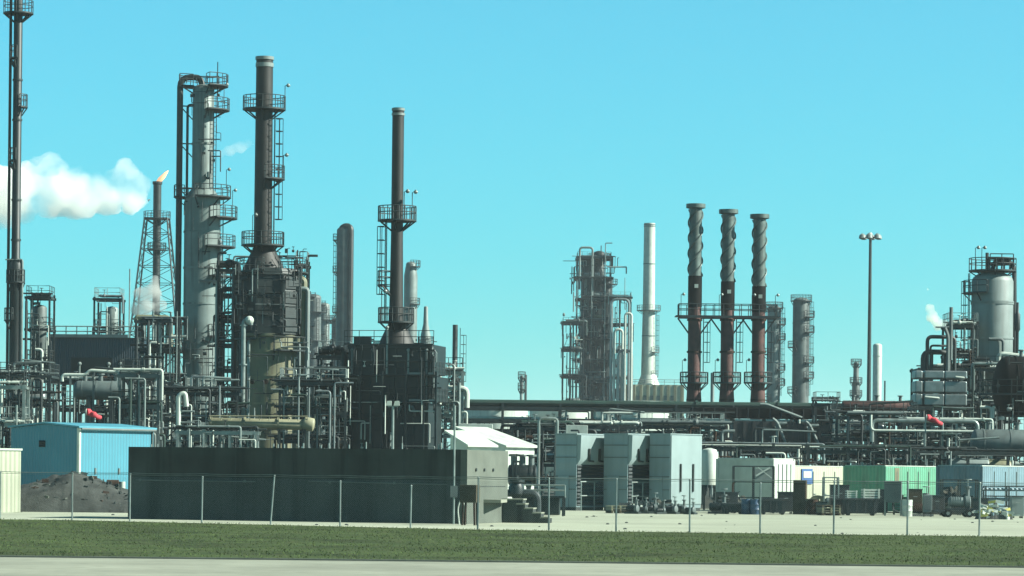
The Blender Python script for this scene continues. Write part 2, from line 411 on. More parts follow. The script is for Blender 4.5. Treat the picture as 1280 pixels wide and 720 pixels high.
    for j in range(drums):
        z = g.choice(lv[:-1] or lv); r = g.uniform(.45, .75); x = g.uniform(-W / 2 + .5, W / 2 - 2); L = min(g.uniform(1.6, 3), W * .6)
        d = MB(); d.hcyl((x, .9, z + r + .2), (x + L, .9, z + r + .2), r, 14)
        d.box((x + .3, .9, z + .25), (.15, r * 1.4, .35)); d.box((x + L - .3, .9, z + .25), (.15, r * 1.4, .35)); d.build('drum', M[g.choice(['grey', 'alum', 'grey2', 'tan'])], root)
    if brace:
        for i in range(nb):
            for k in range(len(lv)):
                if g.random() < brace * .5:
                    z0 = lv[k - 1] if k else zb; d = MB(); d.bar((xs[i], .02, z0), (xs[i + 1], .02, lv[k]), .1)
                    if g.random() < .5: d.bar((xs[i + 1], .05, z0), (xs[i], .05, lv[k]), .1)
                    d.build('brace', M[colm], root)
    return root

YAW = R(-36.87)
def corner(pxl, pxn, pxr, pyt, D):
    """three-quarter box: near vertical edge at pxn; returns centre, length a (local x), width b (local y), height"""
    Nx = X(pxn, pyt, D); u = lambda p, y=pyt: X(p, y, 1)
    a = (Nx - u(pxl) * D) / (.8 + .6 * u(pxl) / DK); b = (u(pxr) * D - Nx) / (.6 - .8 * u(pxr) / DK)
    c = (Nx - .8 * a / 2 + .6 * b / 2, D + (.6 * a / 2 + .8 * b / 2) / DK, 0)
    return c, a, b, Z(pxn, pyt, D)

# ------------------------------------------------------------------ SETTING
def sheet(name, pts, z, m, nx=1):
    d = MB(); d.add([(x, y * DK, z) for x, y in pts], [tuple(range(len(pts)))]); o = d.build(name, M[m]); o['kind'] = 'structure'; return o
FL = [(-60, 71.5), (-19, 69), (-1.3, 62.6), (18, 61.2), (60, 60.2)]   # fence line
def fence_y(x):
    for (a, b), (c, e) in zip(FL, FL[1:]):
        if a <= x <= c: return b + (e - b) * (x - a) / (c - a)
    return FL[0][1] if x < FL[0][0] else FL[-1][1]
gd = MB(); gd.box((0, 2600, -.5), (5000, 5600, 1)); gd.build('sand_ground', M['sand'])['kind'] = 'structure'
sheet('plant_yard', [(-400, 106), (400, 106), (700, 900), (-700, 900)], .004, 'yard')
sheet('grass_verge', [(-90, 38.7), (90, 38.7), (90, 60.0), (60, 59.8), (18, 60.8), (-1.3, 62.2), (-19, 68.6), (-60, 71), (-90, 72)], .008, 'turf')
rd = MB(); rd.box((0, 38.5 * DK - 21, -.44), (400, 42, 1.0)); rd.build('concrete_road', M['concbase'])['kind'] = 'structure'
kb = MB(); kb.box((0, 38.5 * DK + .11, .0), (400, .22, .2)); kb.build('road_kerb', M['pale_conc'])['kind'] = 'structure'
# grass blades
g = random.Random(5); gv = []; gf = []
for i in range(60000):
    x = g.uniform(-34, 34); y0 = 38.8; y1 = fence_y(x) + .25 + .35 * math.sin(x * 1.7) * math.sin(x * .6)
    y = y0 + (y1 - y0) * g.random()
    cl = .5 + .5 * math.sin(x * .55 + 1.3 * math.sin(y * .4)) * math.sin(y * .8 + x * .2)
    y *= DK
    h = g.uniform(.015, .045) * (.6 + .8 * cl); a = g.uniform(0, PI); w = g.uniform(.01, .02); lx, ly = g.uniform(-.04, .04), g.uniform(-.04, .04)
    k = len(gv); gv += [(x - w * math.cos(a), y - w * math.sin(a), .008), (x + w * math.cos(a), y + w * math.sin(a), .008), (x + lx, y + ly, .01 + h)]; gf.append((k, k + 1, k + 2))
gb = MB(); gb.v = gv; gb.f = gf; o = gb.build('grass', M['blade']); tag(o, 'short mown dark green grass of the roadside verge', None, None, 'stuff')
# pebbles and clods on the sand strip
g = random.Random(8); pb = MB()
for i in range(90):
    x = g.uniform(-26, 34); y = fence_y(x) + g.uniform(.3, 30) ; r = g.uniform(.02, .09)
    if -18 < x < 0 and y > fence_y(x) + 5: continue
    y *= DK; pb.rev([(r, 0), (r * .8, r * .5), (r * .2, r * .7)], (x, y, 0), n=6)
tag(pb.build('gravel', M['concrete']), 'loose stones and clods scattered on the pale sand', None, None, 'stuff')
# far tree line
g = random.Random(3); tv = MB()
for i in range(9000):
    x = g.uniform(-420, 420); top = 5 + 2.5 * math.sin(x * .05) + 1.8 * math.sin(x * .17 + 1) + g.uniform(-1, 1.2)
    z = g.uniform(0, 1) ** .7 * top * 1.7; y = 720 * DK + g.uniform(-6, 6); r = g.uniform(.5, 1.3)
    a, b = g.uniform(0, PI), g.uniform(-1, 1)
    p = Vector((x, y, z)); u = Vector((math.cos(a), math.sin(a), b)) * r; w = Vector((-math.sin(a) * b, .4, 1)) * r
    tv.add([p - u, p - w * .6, p + u, p + w], [(0, 1, 2, 3)])
tag(tv.build('tree_line', M['leaf']), 'low dark tree line far behind the plant', None, None, 'stuff')

# ------------------------------------------------------------------ FENCE
fen = thing('chain_link_fence', 'chain link fence with thin grey posts and a wire running along the verge', 'fence', (0, 0, 0))
posts = [(-90, 0), (0, 0), (90, 0), (162, 0), (252, -.1), (338, 4), (425, -.2), (513, -.35), (597, 0), (686, 0), (770, 0), (862, 0), (950, -.1), (1042, 0), (1134, 0), (1224, 0), (1312, 0), (1400, 0)]
tops = []
for px, k in posts:
    D = 65
    for _ in range(6): x = X(px, 660, D); D = fence_y(x)
    x = X(px, 660, D); d = MB()
    hgt = 2.02 + (k if k < 0 else 0); lean = math.tan(R(k)) * hgt if k > 0 else g.uniform(-.02, .02)
    D *= DK; d.tube([(x, D, -.05), (x + lean, D, hgt)], .035, 8); d.sph((x + lean, D, hgt), .045, 8)
    d.build('post', M['galv'], fen); tops.append((x, D))
d = MB()
for z0, r in ((2.06, .014), (1.99, .01)):
    pts = []
    for (xa, ya), (xb, yb) in zip(tops, tops[1:]):
        for t in (0, .25, .5, .75): pts.append((xa + (xb - xa) * t, ya + (yb - ya) * t, z0 - .1 * t * (1 - t)))
    d.tube(pts, r, 5)
d.build('top_wire', M['galv'], fen)
d = MB()
for (xa, ya), (xb, yb) in zip(tops, tops[1:]):
    d.add([(xa, ya - .04, .03), (xb, yb - .04, .03), (xb, yb - .04, 1.9), (xa, ya - .04, 1.9)], [(0, 1, 2, 3)])
d.build('wire_mesh', M['chain'], fen)

# ------------------------------------------------------------------ CONCRETE PIT WALL, STEPS, CABINET
wy = R(-17)
t = thing('concrete_wall_box', 'long stained concrete blast wall box with shade-darkened front behind the left half of the fence', 'concrete wall', (X(575, 655, 69.2), 69.2, 0), wy)
z1 = 3.22
xl = -15.6
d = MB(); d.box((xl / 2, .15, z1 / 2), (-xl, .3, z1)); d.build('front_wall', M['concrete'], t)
d = MB(); d.box((.15, 3.0, z1 / 2 - .002), (.3, 6.0, z1 - .01)); d.build('side_wall', M['pale_conc'], t)  # same concrete as the front, coloured paler for its sunlit side
for k in range(1, 6): d = MB(); d.box((xl * k / 6 + .1 * math.sin(k * 3), -.002, z1 / 2), (.045, .012, z1 - .02)); d.build('panel_joint', M['steel'], t)
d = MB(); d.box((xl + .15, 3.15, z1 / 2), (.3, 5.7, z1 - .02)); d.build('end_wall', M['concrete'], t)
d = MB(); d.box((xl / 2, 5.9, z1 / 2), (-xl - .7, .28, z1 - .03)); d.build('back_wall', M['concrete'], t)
d = MB()
d.tube([(xl + .4, -.05, 1.75), (-9.5, -.05, 1.72)], .025, 6); d.tube([(-7, -.05, 1.78), (-.6, -.05, 1.7)], .025, 6)
for x in (-15, -12, -10, -6, -3): d.box((x, -.03, 1.74), (.1, .08, .12))
d.build('conduit', M['grey'], t)
d = MB(); g = random.Random(2)
for i in range(14):
    x = g.uniform(xl + .5, -.3); d.tube([(x, .15, z1 - .1), (x, .15, z1 + g.uniform(.12, .3))], .035, 6)
d.build('anchor_rod', M['galv'], t)['kind'] = 'stuff'
for y, z in ((1.2, 2.35), (2.4, 2.35), (3.7, 2.35)): d = MB(); d.hcyl((.3, y, z), (.36, y, z), .07, 8, 0); d.build('tie_hole', M['steel'], t)
d = MB(); d.box((.305, 2.9, 1.62), (.014, 5.4, .03)); d.build('pour_joint', M['concrete'], t)
pole = thing('conduit_pole', 'thin grey conduit pole against the right corner of the long concrete wall', 'pole', (X(567, 655, 68.8), 68.75, 0))
d = MB(); d.tube([(0, 0, 0), (0, 0, 5.1)], .045, 8); d.build('shaft', M['galv'], pole); d = MB(); d.box((0, -.06, 1.4), (.3, .16, .5)); d.build('junction_box', M['grey'], pole)
ct = thing('utility_cabinet', 'small brown-grey cabinet standing on thin legs at the concrete wall corner', 'cabinet', (X(587, 655, 67.6), 67.6, 0), R(-20))
d = MB(); d.box((0, 0, 1.33), (.75, .45, .75)); d.build('cabinet_body', M['brown'], ct, bevel=.02)
d = MB(); d.box((-.02, -.235, 1.33), (.6, .02, .62)); d.build('cabinet_door', M['brown'], ct)
for sx in (-.28, .28):
    for sy in (-.15, .15): d = MB(); d.bar((sx, sy, 0), (sx * .9, sy, .97), .07); d.build('leg', M['rust'], ct)
ho = MB(); ho.tube([(0, 0, 0), (-.08, 0, .7), (.05, 0, 1.1), (.2, 0, .9), (.25, 0, .05)], .035, 6, .2)
o = ho.build('hose_loop', M['white']); o.location = (X(574, 655, 68), 68.2, 0); tag(o, 'pale bent hose loop leaning beside the cabinet on legs', 'hose')
stp = thing('concrete_steps', 'pale concrete steps descending to the right from the concrete wall', 'steps', (X(634, 650, 72), 71.6, 0), R(-6))
for i in range(5):
    d = MB(); h = 1.02 - i * .2; d.box((.25 + i * .36, .7, h / 2), (.38 if i else .9, 1.4, h)); d.build('step', M['concrete'], stp, bevel=.015)
    d = MB(); d.box((.25 + i * .36 + (.0 if i else 0), .68, h + .03), (.42 if i else .95, 1.5, .06)); d.build('tread', M['concbase'], stp)
d = MB(); d.box((-.75, -1.4, .98), (1.5, 2.6, .14)); d.build('landing_slab', M['concbase'], stp)

# ------------------------------------------------------------------ LEFT FOREGROUND
def gable(name, label, cat, pxl, pxn, pxr, pye, pyr, D, wm, rm, mono=False, over=.15):
    c, a, b, ze = corner(pxl, pxn, pxr, pye, D); zr = ze + (pye - pyr) * D / F
    t = thing(name, label, cat, c, YAW)
    if mono:
        d = MB(); d.prism_y([(-a / 2, 0), (a / 2, 0), (a / 2, ze), (-a / 2, zr)], -b / 2, b / 2); d.build('wall', M[wm], t)
        k = (zr - ze) / a; q = .25
        d = MB(); d.prism_y([(-a / 2 - q, zr + q * k + .02), (-a / 2 - q, zr + q * k + .12), (a / 2 + q, ze - q * k + .12), (a / 2 + q, ze - q * k + .02)], -b / 2 - q, b / 2 + q); d.build('roof', M[rm], t)
        return t, a, b, ze, zr
    d = MB(); d.prism_y([(-a / 2, 0), (a / 2, 0), (a / 2, ze), (0, zr), (-a / 2, ze)], -b / 2, b / 2); d.build('wall', M[wm], t)
    d = MB(); q = over; k = (zr - ze) / (a / 2)
    d.prism_y([(-a / 2 - q, ze - q * k + .03), (0, zr + .03), (a / 2 + q, ze - q * k + .03), (a / 2 + q, ze - q * k + .13), (0, zr + .13), (-a / 2 - q, ze - q * k + .13)], -b / 2 - q, b / 2 + q); d.build('roof', M[rm], t)
    return t, a, b, ze, zr
t, a, b, ze, zr = gable('blue_shed', 'blue corrugated sheet shed with a shallow gable roof behind the earth mound', 'shed', 14, 99, 192, 535, 530, 96, 'bluewall', 'blueroof')
d = MB(); d.box((a / 2 - .06, -b / 2 - .02, ze / 2), (.14, .06, ze)); d.box((a / 2 + .02, -b / 2 + .05, ze / 2), (.06, .14, ze)); d.build('corner_trim', M['white'], t)
d = MB(); d.tube([(a / 2 + .2, -b / 2, ze - .05), (a / 2 + .2, b / 2, ze - .05)], .07, 6); d.tube([(a / 2 + .06, b / 2 - .15, ze - .1), (a / 2 + .06, b / 2 - .15, 0)], .05, 6); d.build('gutter', M['grey'], t)
d = MB(); d.box((-.2, -b / 2 - .02, ze - .95), (.5, .06, .4)); d.build('vent', M['louver'], t)
for y in (-b / 2 + 1.4, .2, b / 2 - 1.4): d = MB(); d.box((a / 2 + .03, y, 2.1), (.06, .1, .35)); d.build('wall_bracket', M['grey'], t)
t = thing('cream_hut', 'pale yellow hut cut by the left edge of the photo', 'hut', (X(23, 640, 80) - 2.1, 80.2, 0), R(37))
zc = Z(10, 563, 80)
d = MB(); d.box((0, 0, zc / 2), (3.2, 3, zc)); d.build('wall', M['cream'], t, bevel=.02)
d = MB(); d.box((0, 0, zc + .05), (3.3, 3.1, .1)); d.build('roof', M['white'], t)
d = MB(); d.box((.75, -1.52, 1.0), (.9, .05, 2.0)); d.build('door', M['cream'], t)
# spoil mound
def mound(name, label, cat, px, py, D, wpx, hpx, dep, m, seed, rough=.16, deb=()):
    g = random.Random(seed); s = D / F; W = wpx * s; hh = hpx * s
    nx, ny = 60, 24; vs = []; fs = []
    off = [(g.uniform(0, 6), g.uniform(1.5, 7), g.uniform(1.5, 7)) for _ in range(7)]
    for j in range(ny + 1):
        for i in range(nx + 1):
            u, v = i / nx * 2 - 1, j / ny * 2 - 1
            e = max(0, 1 - (u * u) ** .9) * max(0, 1 - v * v)
            n = sum(math.sin(u * a * 2 + o) * math.cos(v * b + o) for o, a, b in off) / 7
            skew = 1 - .3 * u
            z = hh * (e ** .55) * skew * (1 + rough * 3 * n) + (g.uniform(-.5, 1) * rough * .35 * hh if e > .02 else 0)
            vs.append((u * W / 2, v * dep / 2, max(-.02, z)))
    for j in range(ny):
        for i in range(nx): k = j * (nx + 1) + i; fs.append((k, k + 1, k + nx + 2, k + nx + 1))
    t = thing(name, label, cat, (X(px, py, D), D + dep / 2, 0))
    d = MB(); d.add(vs, fs); d.build('heap', M[m], t, ang=60)
    for mm, n, L, lab in deb:
        d = MB()
        for i in range(n):
            u, v = g.uniform(-.85, .95), g.uniform(-.95, -.1); ii = int((u + 1) / 2 * nx); jj = int((v + 1) / 2 * ny); z = vs[jj * (nx + 1) + ii][2]
            p = Vector((u * W / 2, v * dep / 2, z + .05)); q = p + Vector((g.uniform(-1, 1), g.uniform(-.4, .4), g.uniform(-.2, .25))) * L
            d.bar(p, q, g.uniform(.04, .12), g.uniform(.03, .2))
        d.build(lab, M[mm], t)['kind'] = 'stuff'
    return t
mound('earth_mound', 'grey brown mound of earth and rubble in front of the blue shed', 'mound', 70, 637, 79, 210, 44, 9, 'earth', 4, .09, (('concrete', 70, .22, 'rubble'), ('pale_conc', 26, .3, 'broken_slab'), ('rust', 16, .4, 'scrap_bar')))
t = thing('rusty_drum_rack', 'rusty drum with a white barrel on a stand beside the earth mound', 'drum rack', (X(142, 628, 86), 86, 0))
d = MB(); d.hcyl((-.35, 0, 1.35), (.25, 0, 1.35), .3, 14, .15); d.build('rusty_drum', M['rust'], t)
d = MB(); d.cyl(.45, 0, 1.05, 1.55, .17); d.build('white_barrel', M['white'], t)
for sx in (-.4, .55): d = MB(); d.bar((sx, 0, 0), (sx, 0, 1.05), .08); d.build('leg', M['rust'], t)
d = MB(); d.box((.08, 0, 1.04), (1.2, .5, .06)); d.build('shelf', M['rust'], t)

# ------------------------------------------------------------------ SHEDS MIDDLE
t, a, b, ze, zr = gable('white_roof_shed', 'larger shed with a bright white sloping roof left of the grey enclosures', 'shed', 574, 632, 668, 558, 536.5, 104, 'white', 'white', True)
d = MB(); d.box((a / 2 + .02, 0, 1.1), (.05, .9, 2.2)); d.build('door', M['grey'], t)
t, a, b, ze, zr = gable('white_roof_shed', 'smaller shed with a white sloping roof just behind the pale concrete wall end', 'shed', 563, 584, 615, 556, 543, 88, 'white', 'white', True)
d = MB(); d.box((a / 2 + .02, .4, 2.9), (.05, .7, .5)); d.build('window', M['glass'], t)
t = thing('white_trailer', 'plain white box unit behind the larger white roofed shed', 'trailer', (X(595, 540, 116), 116, 0))
zc = Z(595, 530, 116); d = MB(); d.box((0, 0, zc / 2 + .3), (2.4, 2.2, zc - .6)); d.build('box_body', M['white'], t, bevel=.03)
for sx in (-.8, .8): d = MB(); d.box((sx, 0, .3), (.3, 1.8, .6)); d.build('skid', M['steel'], t)
t = thing('white_switch_box', 'small white rectangular box on posts above the first grey enclosure', 'box', (X(721, 536, 118), 118, 0))
zc = Z(721, 532, 118); s = 118 / F
d = MB(); d.box((0, 0, zc - .3 + .0), (27 * s, .8, 11 * s)); d.build('box_body', M['white'], t, bevel=.02)
for sx in (-.6, .6): d = MB(); d.bar((sx, 0, 0), (sx, 0, zc - .6), .12); d.build('leg', M['steel'], t)

# ------------------------------------------------------------------ GREY ENCLOSURES
def enclosure(pl, pn, pr, lab, full=False, D=97):
    c, a, b, z = corner(pl, pn, pr, 543, D)
    t = thing('electrical_enclosure', lab, 'enclosure', c, YAW, 'tall grey green enclosures behind the fence')
    d = MB(); d.box((0, 0, z / 2 + .1), (a, b, z - .2)); d.build('body', M['enc'], t, bevel=.02)
    d = MB(); d.box((0, 0, .1), (a * .96, b * .98, .2)); d.build('plinth', M['concrete'], t)
    d = MB(); d.box((0, 0, z + .03), (a + .1, b + .1, .06)); d.build('roof', M['enc_hood'], t)
    zz = z * .60
    if not full:
        d = MB(); d.prism_y([(a / 2, zz), (a / 2 + .25, zz + .35), (a / 2 + .3, z - .05), (a / 2, z - .02)], -b / 2 + .05, b / 2 - .05); d.build('intake_hood', M['enc_hood'], t)
        d = MB(); d.box((a / 2 + .02, 0, zz / 2 + .15), (.05, b - .12, zz - .3)); d.build('louvre_panel', M['louver'], t)
        for y in (-b * .2, b * .16):
            d = MB(); d.bar((a / 2 + .32, y, zz + .25), (a / 2 + .34, y, zz + 1.0), .1); d.bar((a / 2 + .32, y, zz + .25), (a / 2 + .36, y + .4, zz + .22), .1); d.build('bracket', M['steel'], t)
        d = MB()
        for zh in (.9, 1.75): d.tube([(a / 2 + .3, -b / 2, zh), (a / 2 + .3, b / 2, zh)], .04, 6)
        for y in (-b / 2 + .1, 0, b / 2 - .1): d.tube([(a / 2 + .3, y, 0), (a / 2 + .3, y, 1.75)], .04, 6)
        d.build('handrail', M['galv'], t)
    else:
        d = MB(); d.box((a / 2 + .03, 0, z / 2 + .2), (.06, b - .1, z - .5)); d.build('cladding', M['enc_hood'], t)
        for y in (-b * .2, b * .2):
            d = MB(); d.bar((a / 2 + .1, y, 1.2), (a / 2 + .1, y, z * .62), .1); d.build('conduit', M['steel'], t)
    for zh in (.28, .45, .7, .86): d = MB(); d.box((0, -b / 2 - .01, z * zh), (a * .98, .04, .06)); d.build('seam', M['grey'], t)
    d = MB(); d.box((-.1 * a, -b / 2 - .03, 1.15), (a * .5, .05, 1.9)); d.build('door', M['enc'], t)
    d = MB(); d.tube([(a * .2, -b * .2, z), (a * .2, -b * .2, z + .25), (a * .2 - .6, -b * .2, z + .25)], .06, 6, .15); d.build('vent_pipe', M['steel'], t)
    return t
enclosure(695, 721, 756, 'leftmost grey green enclosure with a dark louvre and hood, nearest the goalpost pipe')
enclosure(755, 785, 813, 'middle grey green enclosure with a dark louvre and hood')
enclosure(812, 838, 877, 'rightmost grey green enclosure with a plain pale full height side', True)
t = thing('pipe_portal', 'tall goalpost pipe frame standing left of the grey enclosures', 'pipe frame', (X(685, 600, 99), 99, 0))
s = 99 / F; zt = Z(685, 523, 99)
d = MB(); d.tube([(-12 * s, 0, 0), (-12 * s, 0, zt), (11 * s, 0, zt), (11 * s, 0, zt - 1.2)], .09, 8, .25); d.build('main_pipe', M['galv'], t)
d = MB(); d.tube([(-12 * s, 0, zt - .35), (11 * s, 0, zt - .35)], .05, 6); d.tube([(9 * s, .3, 0), (9 * s, .3, zt - .4)], .06, 6); d.build('brace_pipe', M['grey'], t)
t = thing('valve_station', 'dark upright valve with handwheel beside the pale end of the concrete wall', 'valve', (X(645, 640, 82), 82, 0))
s = 82 / F; zt = Z(645, 566, 82)
d = MB(); d.rev([(.32, .6), (.32, .75), (.2, .8), (.2, .95), (.38, 1.15), (.4, 1.5), (.3, 1.72), (.42, 1.76), (.42, 1.9), (.12, 1.94), (.12, 2.1)], n=14); d.build('valve_body', M['black'], t)
d = MB(); d.bar((-.16, 0, 1.9), (-.16, 0, zt - .45), .07); d.bar((.16, 0, 1.9), (.16, 0, zt - .45), .07); d.bar((-.2, 0, zt - .45), (.2, 0, zt - .45), .1); d.tube([(0, 0, 2), (0, 0, zt - .05)], .035, 6); d.build('yoke', M['steel'], t)
d = MB(); d.box((0, 0, .3), (.8, .8, .6)); d.build('base_block', M['concrete'], t)
d = MB(); d.tube(arc(.35, 0, 360, zt - .1, 16), .04, 6); d.bar((-.35, 0, zt - .1), (.35, 0, zt - .1), .04); d.bar((0, -.35, zt - .1), (0, .35, zt - .1), .04); d.build('handwheel', M['steel'], t)
d = MB(); d.tube([(-.9, 0, 1.2), (1.1, 0, 1.2), (1.1, 0, 0)], .2, 10, .4); d.build('pipe', M['steel'], t)
t = thing('loading_platform', 'low dark platform with two pale rails left of the grey enclosures', 'platform', (X(676, 635, 84), 84, 0), R(-4))
d = MB(); d.box((0, 0, 1.0), (2.6, 1.6, .12)); d.build('deck', M['steel'], t)
for sx in (-1.2, 0, 1.2):
    for sy in (-.7, .7): d = MB(); d.bar((sx, sy, 0), (sx, sy, 1.0), .1); d.build('leg', M['steel'], t)
d = MB(); d.tube([(-1.3, -.8, 1.35), (1.3, -.8, 1.35)], .05, 6); d.tube([(-1.3, -.8, 1.62), (1.3, -.8, 1.62)], .05, 6)
for x in (-1.3, 0, 1.3): d.tube([(x, -.8, 1), (x, -.8, 1.62)], .04, 6)
d.build('railing', M['galv'], t)
d = MB(); d.box((-.1, .1, .5), (2.2, 1.0, .9)); d.build('tank_body', M['black'], t, bevel=.05)

# ------------------------------------------------------------------ CONTAINERS
def container(name, label, pl, pn, pr, pyt, D, wm, wm2=None, grp='containers lined up at the back of the sand yard', roofm='white'):
    c, a, b, z = corner(pl, pn, pr, pyt, D)
    t = thing(name, label, 'container', c, YAW, grp)
    d = MB(); d.box((0, 0, z / 2 + .05), (a, b, z - .1)); d.build('body', M[wm], t)
    d = MB(); d.box((a / 2 + .02, 0, z / 2 + .05), (.04, b - .2, z - .3)); d.build('end_panel', M[wm2 or wm], t)
    for sx in (-1, 1):
        for sy in (-1, 1): d = MB(); d.box((sx * (a / 2 - .04), sy * (b / 2 - .04), z / 2), (.16, .16, z + .02)); d.build('corner_post', M[wm2 or wm], t)
    for sy in (-1, 1):
        for zz, hh in ((.1, .16), (z - .03, .12)): d = MB(); d.box((0, sy * (b / 2 - .02), zz), (a - .2, .14, hh)); d.build('side_rail', M[wm2 or wm], t)
    d = MB(); d.box((0, 0, z + .04), (a - .1, b - .1, .05)); d.build('roof', M[roofm], t)
    for y in (-b * .3, -b * .1, b * .1, b * .3):
        d = MB(); d.tube([(a / 2 + .07, y, .3), (a / 2 + .07, y, z - .3)], .025, 6); d.bar((a / 2 + .09, y, 1.1), (a / 2 + .09, y + .35, 1.1), .04); d.build('lock_rod', M['galv'], t)
    return t, a, b, z
container('office_container', 'large white site container with a grey shaded side and dark pipe frames in front', 896, 967, 993, 574, 99, 'white')
t, a, b, z = container('site_container', 'cream container with a small blue and white sign behind the brown cabinet', 930, 988, 1056, 583, 101, 'cream')
# sign board on the cream container
s = MB(); s.box((a / 2 + .09, -b * .22, z - .62), (.04, 1.3, .95)); sg = s.build('sign_board', M['signblue'], t)
s = MB(); s.box((a / 2 + .12, -b * .22, z - .5), (.03, .95, .42)); s.build('sign_face', M['white'], sg)
t, a, b, z = container('site_container', 'green container with a pale green lit end right of the cream container', 1055, 1107, 1173, 583, 99, 'darkgreen')
d = MB(); d.box((a / 2 + .05, -b * .3, z * .62), (.03, .55, z * .7)); d.build('rust_patch_panel', M['tan'], t)
container('site_container', 'navy blue container with a pale blue lit end at the right edge of the photo', 1171, 1228, 1297, 583, 98, 'bluepale')

# ------------------------------------------------------------------ YARD CLUTTER
def base(px, py, D): return (X(px, py, D), D, 0)
def skip(name, label, cat, px, D, w, dep, h, m, rz=0, lid=True):
    t = thing(name, label, cat, base(px, 642, D), rz)
    d = MB(); d.prism_y([(-w / 2 + .12, .12), (w / 2 - .12, .12), (w / 2, h), (-w / 2, h)], -dep / 2, dep / 2); d.build('body', M[m], t)
    d = MB()
    for k in range(4): x = -w / 2 + .25 + (w - .5) * k / 3; d.box((x, -dep / 2 - .03, h * .52), (.08, .06, h * .8))
    d.box((0, -dep / 2 - .04, h), (w + .08, .1, .1)); d.build('rib', M[m], t)
    for sx in (-w * .35, w * .35): d = MB(); d.hcyl((sx, -dep * .4, .09), (sx, dep * .4, .09), .09, 10, 0); d.build('roller', M['steel'], t)
    if lid: d = MB(); d.box((0, 0, h + .05), (w, dep, .06)); d.build('lid', M['bin'], t)
    return t
skip('waste_skip', 'dark rectangular skip in front of the white container end', 'skip', 966, 92, 1.55, 1.2, .85, 'bin')
skip('waste_skip', 'long dark open skip below the dark green container side', 'skip', 1075, 92, 2.0, 1.3, .95, 'bin', 0, False)
skip('waste_skip', 'low black skip left of the blue drums before the white container', 'skip', 916, 92.5, 1.2, 1.1, .55, 'black')
skip('waste_skip', 'short dark skip between the long skip and the grey tote tank', 'skip', 1047, 93, .9, 1.0, .9, 'bin')
def drum(label, px, D, m, h=.88, r=.29):
    t = thing('steel_drum', label, 'drum', base(px, 643, D), rnd.uniform(0, 3), 'drums in the sand yard')
    d = MB(); pr = [(r, 0)]
    for z in (.33, .66): pr += [(r, h * z - .03), (r + .02, h * z), (r, h * z + .03)]
    pr += [(r, h), (r - .02, h), (r - .03, h - .02)]
    d.rev(pr, n=18); d.build('barrel', M[m], t)
    d = MB(); d.cyl(r * .5, 0, h - .02, h + .02, .04, n=8); d.build('bung', M['steel'], t)
drum('blue drum, left one of the pair before the white container', 933, 92, 'bluebin'); drum('blue drum, right one of the pair before the white container', 944, 91.8, 'bluebin')
drum('rusty drum beside the tall brown cabinet', 1016, 93, 'rust'); drum('white drum in front of the pale green container end', 1134, 91, 'white', .95, .3)
# pipe stillage in front of the white container
def stillage(label, px0, px1, pyt, D, rows, cols, m='steel', name='pipe_stillage', cat='rack'):
    s = D / F; t = thing(name, label, cat, base((px0 + px1) / 2, 640, D)); W = (px1 - px0) * s; zt = Z((px0 + px1) / 2, pyt, D)
    for i in range(cols + 1):
        for y in (0, .9): d = MB(); d.bar((-W / 2 + W * i / cols, y, 0), (-W / 2 + W * i / cols, y, zt), .08); d.build('upright', M[m], t)
    for k in range(rows):
        z = zt * (k + 1) / rows; d = MB()
        for y in (0, .9): d.bar((-W / 2, y, z), (W / 2, y, z), .07)
        for i in range(cols + 1): d.bar((-W / 2 + W * i / cols, 0, z), (-W / 2 + W * i / cols, .9, z), .06)
        d.build('shelf_frame', M[m], t)
    return t, W, zt
t, W, zt = stillage('tall dark pipe frame rack against the white container', 917, 967, 583, 95, 3, 2)
d = MB(); d.bar((W * .05, -.02, zt * .8), (W * .4, -.02, zt * .98), .09); d.bar((W * .1, -.02, zt * .98), (W * .45, -.02, zt * .75), .05); d.build('brace', M['white'], t)
d = MB(); d.box((W * .25, .5, zt * .82), (W * .45, .1, zt * .25)); d.build('back_sheet', M['grey2'], t)
t, W, zt = stillage('low dark storage rack under the pale blue container end', 1232, 1290, 608, 94, 3, 2)
for k in range(3):
    d = MB()
    for j in range(3): d.tube([(-W / 2 - .2, .2 + j * .25, zt * (k + 1) / 3 - .18), (W / 2 + .2, .2 + j * .25, zt * (k + 1) / 3 - .18)], .1, 8)
    d.build('stored_pipe', M['bluepale'], t)
t, W, zt = stillage('pale rail frame above the rusty drum and brown cabinet', 1030, 1048, 597, 95, 2, 1, 'galv', 'rail_frame', 'frame')
d = MB(); d.hcyl((-W * .3, .4, .7), (W * .4, .4, .7), .28, 12, .3); d.build('small_tank', M['grey'], t)
stillage('dark frame stand in front of the navy container side', 1178, 1222, 600, 95, 2, 2)
# brown tall cabinet
t = thing('brown_cabinet', 'tall brown weathered cabinet with a low ledge before the cream container', 'cabinet', base(1002, 642, 93.5), R(-12))
zt = Z(1000, 600, 93.5)
d = MB(); d.box((-.1, 0, zt / 2), (.75, .6, zt)); d.build('carcass', M['brown'], t, bevel=.02)
d = MB(); d.box((-.1, -.32, zt * .62), (.62, .03, zt * .6)); d.build('door', M['brown'], t)
d = MB(); d.box((.65, -.05, .85), (.8, .6, .12)); d.build('ledge', M['tan'], t)
for sx in (.35, .98): d = MB(); d.bar((sx, -.25, 0), (sx, -.25, .82), .08); d.build('leg', M['rust'], t)
